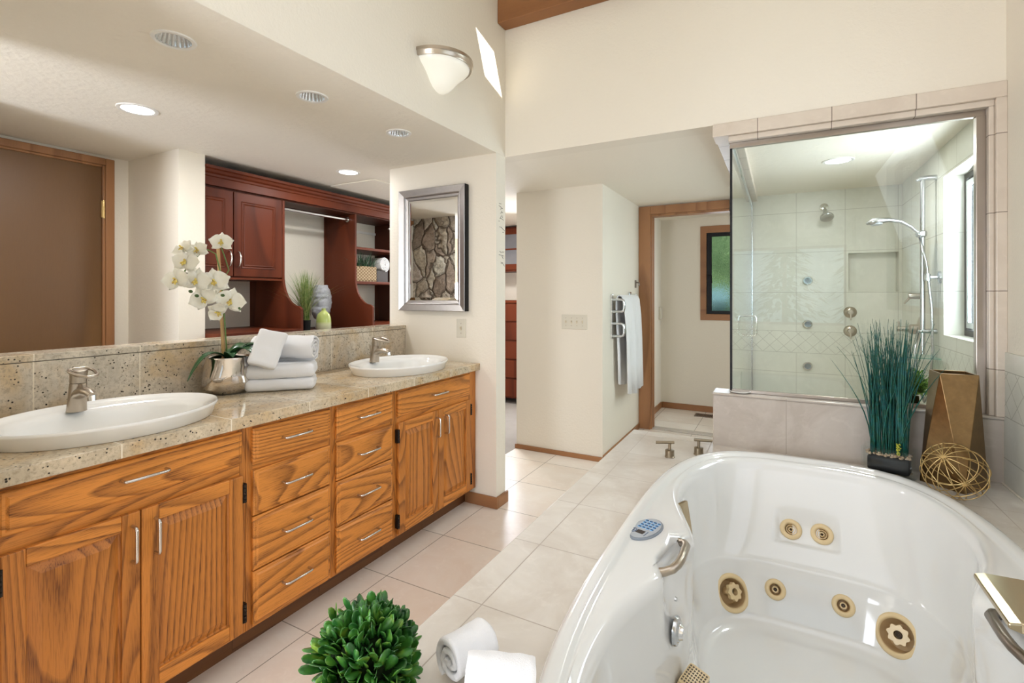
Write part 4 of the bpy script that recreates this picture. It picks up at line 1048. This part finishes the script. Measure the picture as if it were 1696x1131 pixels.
# ================================================================== SHOWER
se = thing('shower_enclosure', 'frameless glass shower panel and door in brushed nickel channels', 'shower', (-.217, 2.71, .787))
def sl_(mb): return loc(mb, se)
obj('glass_panel', sl_(MB().box(-.210, .722, 2.705, 2.715, .795, 2.015)), m_glass, se)
fr = MB().box(-.222, .738, 2.698, 2.722, 2.004, 2.030).box(.708, .738, 2.692, 2.728, .787, 2.004)
fr.box(-.212, .71, 2.699, 2.721, .787, .803)
obj('channel', sl_(fr), plain('champagne_channel', (.42, .37, .33), .3, 1), se, bevel=.0015)
obj('corner_edge', sl_(MB().box(-.221, -.2105, 2.702, 2.718, .787, 2.004)), m_black, se)
obj('side_glass', sl_(MB().box(-.221, -.212, 2.72, 3.45, .795, 2.004)), m_glass, se)
dr = obj('door_glass', sl_(MB().box(-.221, -.212, 3.455, 4.735, .115, 2.03)), m_glass, se)
D_ = [(.05, -.072), (.058, -.066), (.062, -.052), (.062, .052), (.058, .066), (.05, .072)]
hh = MB()
for s_ in (-1, 1): hh.tube([(-.2165, 4.05, 1.045-.072)]+[(-.2165+s_*x, 4.05, 1.045+z) for x, z in D_]+[(-.2165, 4.05, 1.045+.072)], .007, 10)
obj('pull_handle', sl_(hh), m_chrome, dr, smooth=60)
obj('hinge_rail', sl_(MB().box(-.226, -.206, 4.72, 4.75, .10, 2.06).box(-.228, -.205, 2.72, 4.75, 2.03, 2.06)), m_steel, se, bevel=.001)
# slide bar with hand shower
hs_ = thing('hand_shower', 'chrome hand shower on a slide bar beside the shower window', 'shower', (.82, 3.80, .9))
obj('slide_bar', loc(MB().cyl((.755, 3.80, .915), (.755, 3.80, 1.972), .0125, n=16), hs_), m_steel, hs_, smooth=40)
obj('bar_bracket', loc(MB().tube([(.82, 3.80, 1.972), (.78, 3.80, 1.975), (.745, 3.80, 1.972), (.725, 3.80, 1.962)], [.024, .022, .019, .012], 16, flat=.7), hs_), m_steel, hs_, smooth=60)
obj('bar_bracket', loc(MB().tube([(.82, 3.80, 1.055), (.78, 3.80, 1.055), (.735, 3.80, 1.052)], [.026, .024, .016], 16, flat=.6), hs_), m_steel, hs_, smooth=60)
obj('slider', loc(MB().rbox(.055, .05, .045, .018, 8, T(.748, 3.80, 1.64)), hs_), m_steel, hs_, smooth=60)
hd_ = obj('handset', loc(MB().tube([(.735, 3.80, 1.645), (.70, 3.80, 1.685), (.65, 3.795, 1.72), (.59, 3.79, 1.735), (.545, 3.785, 1.735), (.505, 3.78, 1.728), (.475, 3.78, 1.716)], [.011, .015, .018, .022, .034, .036, .012], 18, flat=.62), hs_), m_steel, hs_, smooth=60)
obj('spray_face', loc(MB().lathe([(.001, -.004), (.030, -.004), (.032, .004)], 28, M=frame_to((.05, -.1, -1), (.527, 3.783, 1.711)) @ Matrix.Scale(-1, 4, (0, 0, 1))), hs_), plain('spray_face_grey', (.25, .27, .28), .3), hd_, smooth=40)
obj('hose', loc(MB().tube([(.742, 3.80, 1.62), (.765, 3.76, 1.45), (.785, 3.74, 1.20), (.79, 3.74, .95), (.785, 3.78, .72), (.775, 3.86, .62), (.765, 3.96, .70), (.762, 4.04, .90), (.79, 4.10, 1.03)], .0075, 10), hs_), m_steel, hs_, smooth=180)
gs = obj('glass_shelf', loc(MB().plate([(.815, 3.68), (.815, 3.90), (.70, 3.90), (.665, 3.86), (.655, 3.80), (.665, 3.72), (.70, 3.68)], [], .898, .904), hs_), glass_mat('green_shelf_glass', (.55, .80, .74)), hs_)
def valve(name, M, label, cat, lever=True, r=.045, group=None):
    t = bpy.data.objects.new(name, None); C.objects.link(t); t.matrix_world = M; tag(t, label, cat, group)
    obj('escutcheon', MB().lathe([(r, 0), (r*.98, .006), (r*.8, .014), (r*.5, .020), (r*.48, .036), (r*.4, .042), (.001, .043)], 36), m_nickel, t, smooth=40)
    if lever: obj('lever', MB().tube([(0, 0, .034), (0, -.02, .040), (0, -.062, .046)], [.007, .006, .004], 10), m_nickel, t, smooth=60)
    return t
MY = R(90, 'X')                       # +Z of the fitting faces the camera (-Y)
valve('shower_valve', T(.491, 4.75, 1.135) @ MY, 'round nickel shower valve on the far shower wall, upper of two', 'valve', group='shower wall valves')
valve('shower_valve', T(.491, 4.75, .986) @ MY, 'round nickel shower valve on the far shower wall, lower of two', 'valve', group='shower wall valves')
for z, lab in ((1.39, 'topmost'), (1.031, 'middle'), (.688, 'lowest')):
    t = bpy.data.objects.new('body_spray', None); C.objects.link(t); t.matrix_world = T(.20, 4.75, z) @ MY
    tag(t, 'round chrome body spray on the far shower wall, '+lab+' of three', 'nozzle', 'body sprays on the far shower wall')
    obj('spray_ring', MB().lathe([(.034, 0), (.034, .012), (.030, .016), (.024, .016)], 32), m_chrome, t, smooth=40)
    obj('spray_plate', MB().lathe([(.024, .015), (.010, .012), (.001, .013)], 28), plain('spray_plate_grey', (.18, .21, .23), .3, .6) if z > 1.3 else bpy.data.materials['spray_plate_grey'], t, smooth=40)
sh = bpy.data.objects.new('overhead_shower', None); C.objects.link(sh); sh.matrix_world = T(.315, 4.75, 1.985) @ MY
tag(sh, 'chrome fixed shower head high on the far shower wall', 'shower head')
obj('flange', MB().lathe([(.032, 0), (.030, .008), (.016, .014), (.001, .015)], 28), m_chrome, sh, smooth=40)
obj('arm', MB().tube([(0, 0, .01), (0, .0, .05), (0, -.02, .085), (0, -.04, .105)], .0105, 12), m_chrome, sh, smooth=60)
hdM = frame_to((.15, -1, .75), (0, -.04, .10))
obj('head', MB().lathe([(.014, -.005), (.017, .012), (.020, .03), (.036, .055), (.047, .07), (.048, .08), (.043, .084), (.001, .082)], 32, M=hdM), m_steel, sh, smooth=40)
MX = Matrix.Rotation(math.radians(-90), 4, 'Y')   # +Z faces -X
tv = bpy.data.objects.new('thermostatic_valve', None); C.objects.link(tv); tv.matrix_world = T(.82, 4.16, 1.045) @ MX
tag(tv, 'large nickel shower mixer with cross lever on the window wall', 'valve')
obj('escutcheon', MB().lathe([(.085, 0), (.083, .008), (.060, .016), (.034, .020), (.032, .06), (.025, .066), (.001, .067)], 40), m_nickel, tv, smooth=40)
obj('handle', MB().tube([(0, 0, .06), (0, 0, .10), (.0, 0, .13)], [.020, .016, .017], 18).tube([(0, 0, .115), (.05, 0, .12)], [.008, .006], 10), m_nickel, tv, smooth=60)
dv = bpy.data.objects.new('diverter_valve', None); C.objects.link(dv); dv.matrix_world = T(.82, 4.12, 1.265) @ MX
tag(dv, 'small nickel diverter with drooping lever above the shower mixer', 'valve')
obj('escutcheon', MB().lathe([(.030, 0), (.028, .01), (.020, .016), (.020, .07), (.016, .076), (.001, .077)], 28), m_nickel, dv, smooth=40)
obj('lever', MB().tube([(0, 0, .062), (-.02, 0, .075), (-.05, 0, .098)], [.008, .007, .005], 10), m_nickel, dv, smooth=60)
wo = bpy.data.objects.new('shower_holder', None); C.objects.link(wo); wo.matrix_world = T(.82, 3.72, 1.375) @ MX
tag(wo, 'small chrome hand shower holder on the window wall behind the slide bar', 'holder')
obj('flange', MB().lathe([(.036, 0), (.034, .010), (.020, .014), (.001, .015)], 28), m_steel, wo, smooth=40)
obj('cradle', MB().cyl((0, 0, .01), (0, 0, .05), .010, n=14).cyl((-.02, 0, .06), (.02, 0, .06), .018, .016, 18), m_steel, wo, smooth=40)
# small topiary inside the glass
tp_ = thing('topiary_ball', 'small light green topiary ball just behind the shower glass', 'plant', (.520, 2.765, .787))
lo = obj('foliage', leafball(420, .066, .011, .018), facecol('topiary_leaves', [(.06, .17, .02), (.16, .36, .05), (.32, .50, .10)], 40, .5), tp_, smooth=60); lo.location = (0, 0, .092)
co = obj('twig_core', MB().lathe([(.001, -.05), (.03, -.04), (.046, 0), (.03, .04), (.001, .05)], 14), plain('inner_green', (.05, .13, .02), .9), tp_, smooth=180); co.location = (0, 0, .092)
obj('stub_base', MB().lathe([(.020, 0), (.017, .04), (.001, .042)], 16, cap0=True), m_dark, tp_, smooth=40)

# ================================================================== DRESSING ROOM CLOSET
KX = -3.10; KB = -3.469
cl = thing('closet_organizer', 'built-in cherry closet with curved side panels, rail, shelves and counters', 'closet', (-3.2, 2.65, 0))
def cpart(name, mb, m, parent=None, **k): return obj(name, loc(mb, cl), m, parent or cl, **k)
co_ = MB()
prof = [(KX-.02, 1.955), (KX+.004, 1.955), (KX+.004, 2.005), (KX+.012, 2.010), (KX+.014, 2.022), (KX+.030, 2.030), (KX+.036, 2.044), (KX+.052, 2.050), (KX+.055, 2.066), (KX-.02, 2.066)]
co_.loft([[(x, 1.752, z) for x, z in prof], [(x, 5.08, z) for x, z in prof]], True, True, True)
cpart('cornice', co_, m_ch_h, smooth=30)
cpart('top_board', MB().box(KB, KX-.021, 1.752, 5.08, 1.945, 1.965), m_ch_d)
uc = thing('wall_cabinet', 'cherry wall cabinet with two panelled doors behind the orchid', 'cabinet', (KX, 2.03, 1.385))
obj('carcass', loc(MB().box(KB, KX-.020, 1.753, 2.308, 1.385, 1.944), uc), m_ch_v, uc)
def cdoor(y0, y1, z0, z1, a0, a1, hy, m=m_ch_v):
    b = MB().box(KX-.019, KX, y0, y1, z0, z1)
    o = obj('door', loc(b, uc), m, uc, bevel=.003)
    def ring(i, x): return [(x, a0+i, z0+.055+i), (x, a1-i, z0+.055+i), (x, a1-i, z1-.055-i), (x, a0+i, z1-.055-i)]
    obj('panel_moulding', loc(MB().loft([ring(0, KX-.001), ring(.003, KX+.004), ring(.008, KX+.001), ring(.014, KX+.001), ring(.018, KX+.005), ring(.024, KX+.0008)], True, False, True), uc), m_ch_v, o)
    pts = [(KX, hy, 1.455), (KX+.016, hy, 1.463), (KX+.026, hy, 1.490), (KX+.027, hy, 1.505), (KX+.026, hy, 1.52), (KX+.016, hy, 1.547), (KX, hy, 1.555)]
    obj('handle', loc(MB().tube(pts, .005, 10), uc), m_pull, o, smooth=60)
cdoor(1.754, 1.950, 1.392, 1.940, 1.756, 1.900, 1.925); cdoor(1.956, 2.306, 1.392, 1.940, 2.005, 2.255, 1.985)
obj('bottom_rail', loc(MB().box(KB, KX-.002, 1.753, 2.308, 1.372, 1.385), uc), m_ch_h, uc)
# shaped side panels, counters, shelves and rail of the built-in closet
def side_panel(y):
    pts = [(KB, .05), (KB, 1.944), (KX, 1.944), (KX, 1.42)]
    for i in range(1, 13):
        a = PI/2*i/12; pts.append((KX+.165*(1-math.cos(a)), 1.42-.225*math.sin(a)))
    pts += [(-2.915, 1.185), (-2.905, 1.175), (-2.905, .05)]
    cpart('side_panel', MB().plate(pts, [], y, y+.02, 'y'), m_ch_v, bevel=.003)
side_panel(2.309); side_panel(2.990)
cpart('side_panel', MB().box(KB, -3.10, 3.60, 3.62, .05, 1.944), m_ch_d, bevel=.002)
cpart('counter', MB().box(KB, -2.90, 1.753, 2.3085, 1.010, 1.040), m_ch_h, bevel=.003)
cpart('counter', MB().box(KB, -2.93, 2.3295, 2.9895, .975, 1.003), m_ch_d, bevel=.003)
cpart('counter', MB().box(KB, -2.90, 3.0105, 3.5995, 1.000, 1.030), m_ch_h, bevel=.003)
rd_ = cpart('hanging_rod', MB().cyl((-3.17, 2.33, 1.90), (-3.17, 2.989, 1.90), .014, n=16), m_steel, smooth=40, label='chrome closet rail')
cpart('rod_socket', MB().cyl((-3.17, 2.972, 1.90), (-3.17, 2.9895, 1.90), .022, n=20), m_chrome, rd_, smooth=40)
for z in (1.676, 1.388): cpart('shelf', MB().box(KB, KX, 3.0105, 3.5995, z-.022, z), m_ch_h, bevel=.003)
cpart('shelf_bracket', MB().tube([(-3.22, 3.59, 1.88), (-3.22, 3.54, 1.88), (-3.22, 3.52, 1.90)], .012, 10), m_chrome, smooth=40)
cpart('wall_cleat', MB().box(KB, KB+.014, 3.011, 3.599, 1.85, 1.87), m_ring)
for x, y0, y1 in ((-2.93, 1.753, 2.308), (-2.93, 3.011, 3.599)):
    bc = cpart('base_cabinet', MB().box(KB, x, y0, y1, .06, .999), m_ch_v)
    for i in range(4): cpart('drawer_front', MB().box(x, x+.018, y0+.005, y1-.005, .07+.23*i, .29+.23*i), m_ch_h, bc, bevel=.003)
# grass in a black pot, bust, vase
gp = thing('grass_pot', 'bushy green grass in a small black pot beside the bust', 'plant', (-3.06, 2.475, 1.0035))
obj('pot', MB().lathe([(.001, 0), (.030, 0), (.034, .085), (.031, .085), (.029, .07), (.001, .07)], 24), m_black, gp, smooth=40)
m_gr = facecol('dry_green_grass', [(.07, .14, .03), (.16, .24, .06), (.30, .34, .12), (.12, .20, .05)], 40, .6)
gb = blades(260, .020, .020, .28, .40, .165, .004, .068, .8, 24); o = obj('grass_blades', gb, m_gr, gp, smooth=180, kind='stuff')
def bust():
    b = MB(); rings = []; n = 40; m = 34
    for k in range(m+1):
        f = k/m; z = .275*f; r = .080*(math.sin(PI*(.12+.74*f)))**.6*(1 if f < .98 else .9)
        ring = []
        for i in range(n):
            a = 2*PI*i/n; q = r
            fx = math.cos(a); face = max(0, fx)**3       # +X is the face
            nose = .020*math.exp(-((a if a < PI else a-2*PI)/.16)**2)*math.exp(-((f-.52)/.09)**2)
            brow = .009*math.exp(-((f-.66)/.035)**2)*face; eye = -.010*face*math.exp(-((f-.59)/.035)**2)*(1-math.exp(-((a if a < PI else a-2*PI)/.22)**2))
            mouth = -.005*face*math.exp(-((f-.36)/.015)**2)
            curl = (.009*noise.noise(Vector((q*fx*60, q*math.sin(a)*60, z*60)))+.006)*(1 if f < .34 or f > .74 or fx < .1 else 0)
            beard = .014*max(0, fx)*math.exp(-((f-.16)/.16)**2)
            q += nose+brow+eye+mouth+curl+beard
            ring.append((q*math.cos(a)*1.08, q*math.sin(a)*.92, z))
        rings.append(ring)
    b.loft(rings, True, True, False)
    last = rings[-1]; b.loft([last, [(x*.82, y*.82, z) for x, y, z in last], [(x*.8, y*.8, z-.03) for x, y, z in last]], True, False, True)
    return b
bu = thing('bust_planter', 'weathered grey bearded head planter behind the green vase', 'bust', (-3.28, 2.80, 1.0035), math.radians(-52))
hd2 = obj('head', bust(), plain('weathered_stone', (.38, .39, .42), .9, var=.35, vs=60, bump=.4, bs=120), bu, smooth=180); hd2.location = (0, 0, .075)
obj('pedestal', MB().lathe([(.045, 0), (.045, .06), (.040, .076)], 28, cap0=True, cap1=True), plain('white_plinth', (.72, .72, .74), .7), bu, smooth=40)
vv = tag(obj('green_vase', MB().lathe([(.001, 0), (.044, 0), (.048, .006), (.048, .06), (.046, .085), (.038, .112), (.020, .128), (.013, .136), (.014, .150), (.010, .150), (.009, .13)], 36), m_white, smooth=40), 'small pale green glazed bottle vase in front of the bust', 'vase')
t = NT('green_glaze'); sp_x = t.n('ShaderNodeSeparateXYZ'); t.l(t.obj(), sp_x.inputs[0])
vv.data.materials.clear(); vv.data.materials.append(t.set(t.ramp(t.math('DIVIDE', sp_x.outputs[2], .15), [(.0, (.62, .62, .44)), (.30, (.58, .60, .36)), (.42, (.42, .50, .14)), (1, (.46, .52, .18))]), .15))
vv.location = (-3.03, 2.610, 1.0035); vv.scale = (1.12, 1.12, 1.12)
# basket with plant, towel box
bk = thing('wicker_basket', 'woven wicker basket holding a dark leafy plant on the shelf', 'basket', (-3.19, 3.150, 1.3885))
t = NT('woven_wicker'); q = t.map(t.obj(), (55, 55, 75)); ck_ = t.n('ShaderNodeTexChecker'); t.l(q, ck_.inputs[0]); ck_.inputs['Scale'].default_value = 1
c = t.mix(ck_.outputs[1], (.26, .16, .07), (.66, .52, .33)); c = t.mix(t.math('MULTIPLY', t.noise(q, 1.2, 3), .7), c, (.12, .07, .03)); t.bump(ck_.outputs[1], .8, .006); mw = t.set(c, .8)
obj('basket_body', MB().plate(rect(-.065, .065, -.118, .118), [rect(-.058, .058, -.111, .111)], .008, .130).box(-.065, .065, -.118, .118, 0, .008), mw, bk, bevel=.004)
m_dg = facecol('dark_grass', [(.012, .04, .02), (.03, .085, .04), (.06, .12, .05)], 40, .5)
obj('grass_blades', blades(150, .05, .10, .10, .20, .10, .006, .075, .5, 12), m_dg, bk, smooth=180, kind='stuff')
tbx = thing('towel_box', 'small dark box on the shelf under a rolled towel', 'box', (-3.19, 3.345, 1.3885))
obj('box_body', MB().plate(rect(-.06, .06, -.07, .07), [rect(-.055, .055, -.065, .065)], .004, .10).box(-.06, .06, -.07, .07, 0, .004), plain('dark_brown_box', (.03, .018, .014), .5), tbx, bevel=.002)
o = obj('rolled_towel', towel_roll(.14, .068, 4, .013, 5), m_towel, smooth=60); o.location = (-3.19, 3.365, 1.478); o.rotation_euler = (0, 0, math.radians(-90)); tag(o, 'white rolled towel standing out of the dark box on the closet shelf', 'towel')
# tall cherry dresser at the end of the passage
ed = thing('tall_dresser', 'tall cherry dresser with drawers seen past the stub wall', 'cabinet', (-2.7, 5.1, 0))
obj('carcass', loc(MB().box(-3.40, -1.96, 5.12, 5.60, .06, 1.18).box(-3.40, -1.96, 5.30, 5.60, 1.56, 2.10), ed), m_ch_v, ed)
obj('dresser_top', loc(MB().box(-3.40, -1.94, 5.09, 5.60, 1.18, 1.21), ed), m_ch_h, ed, bevel=.003)
for i in range(5):
    for x0, x1 in ((-3.38, -2.68), (-2.66, -1.98)):
        obj('drawer', loc(MB().box(x0, x1, 5.10, 5.12, .08+.222*i, .285+.222*i), ed), m_ch_v, ed, bevel=.004)
for x0, x1 in ((-3.38, -2.68), (-2.66, -1.98)):
    dg_ = obj('glass_door', loc(MB().plate(rect(x0, x1, 1.58, 2.08), [rect(x0+.07, x1-.07, 1.65, 2.01)], 5.28, 5.30, 'y').box(x0+.07, x1-.07, 5.283, 5.298, 1.82, 1.84), ed), m_ch_v, ed, bevel=.002)
    obj('pane', loc(MB().box(x0+.07, x1-.07, 5.288, 5.292, 1.65, 2.01), ed), plain('grey_cabinet_glass', (.16, .16, .17), .1), dg_)
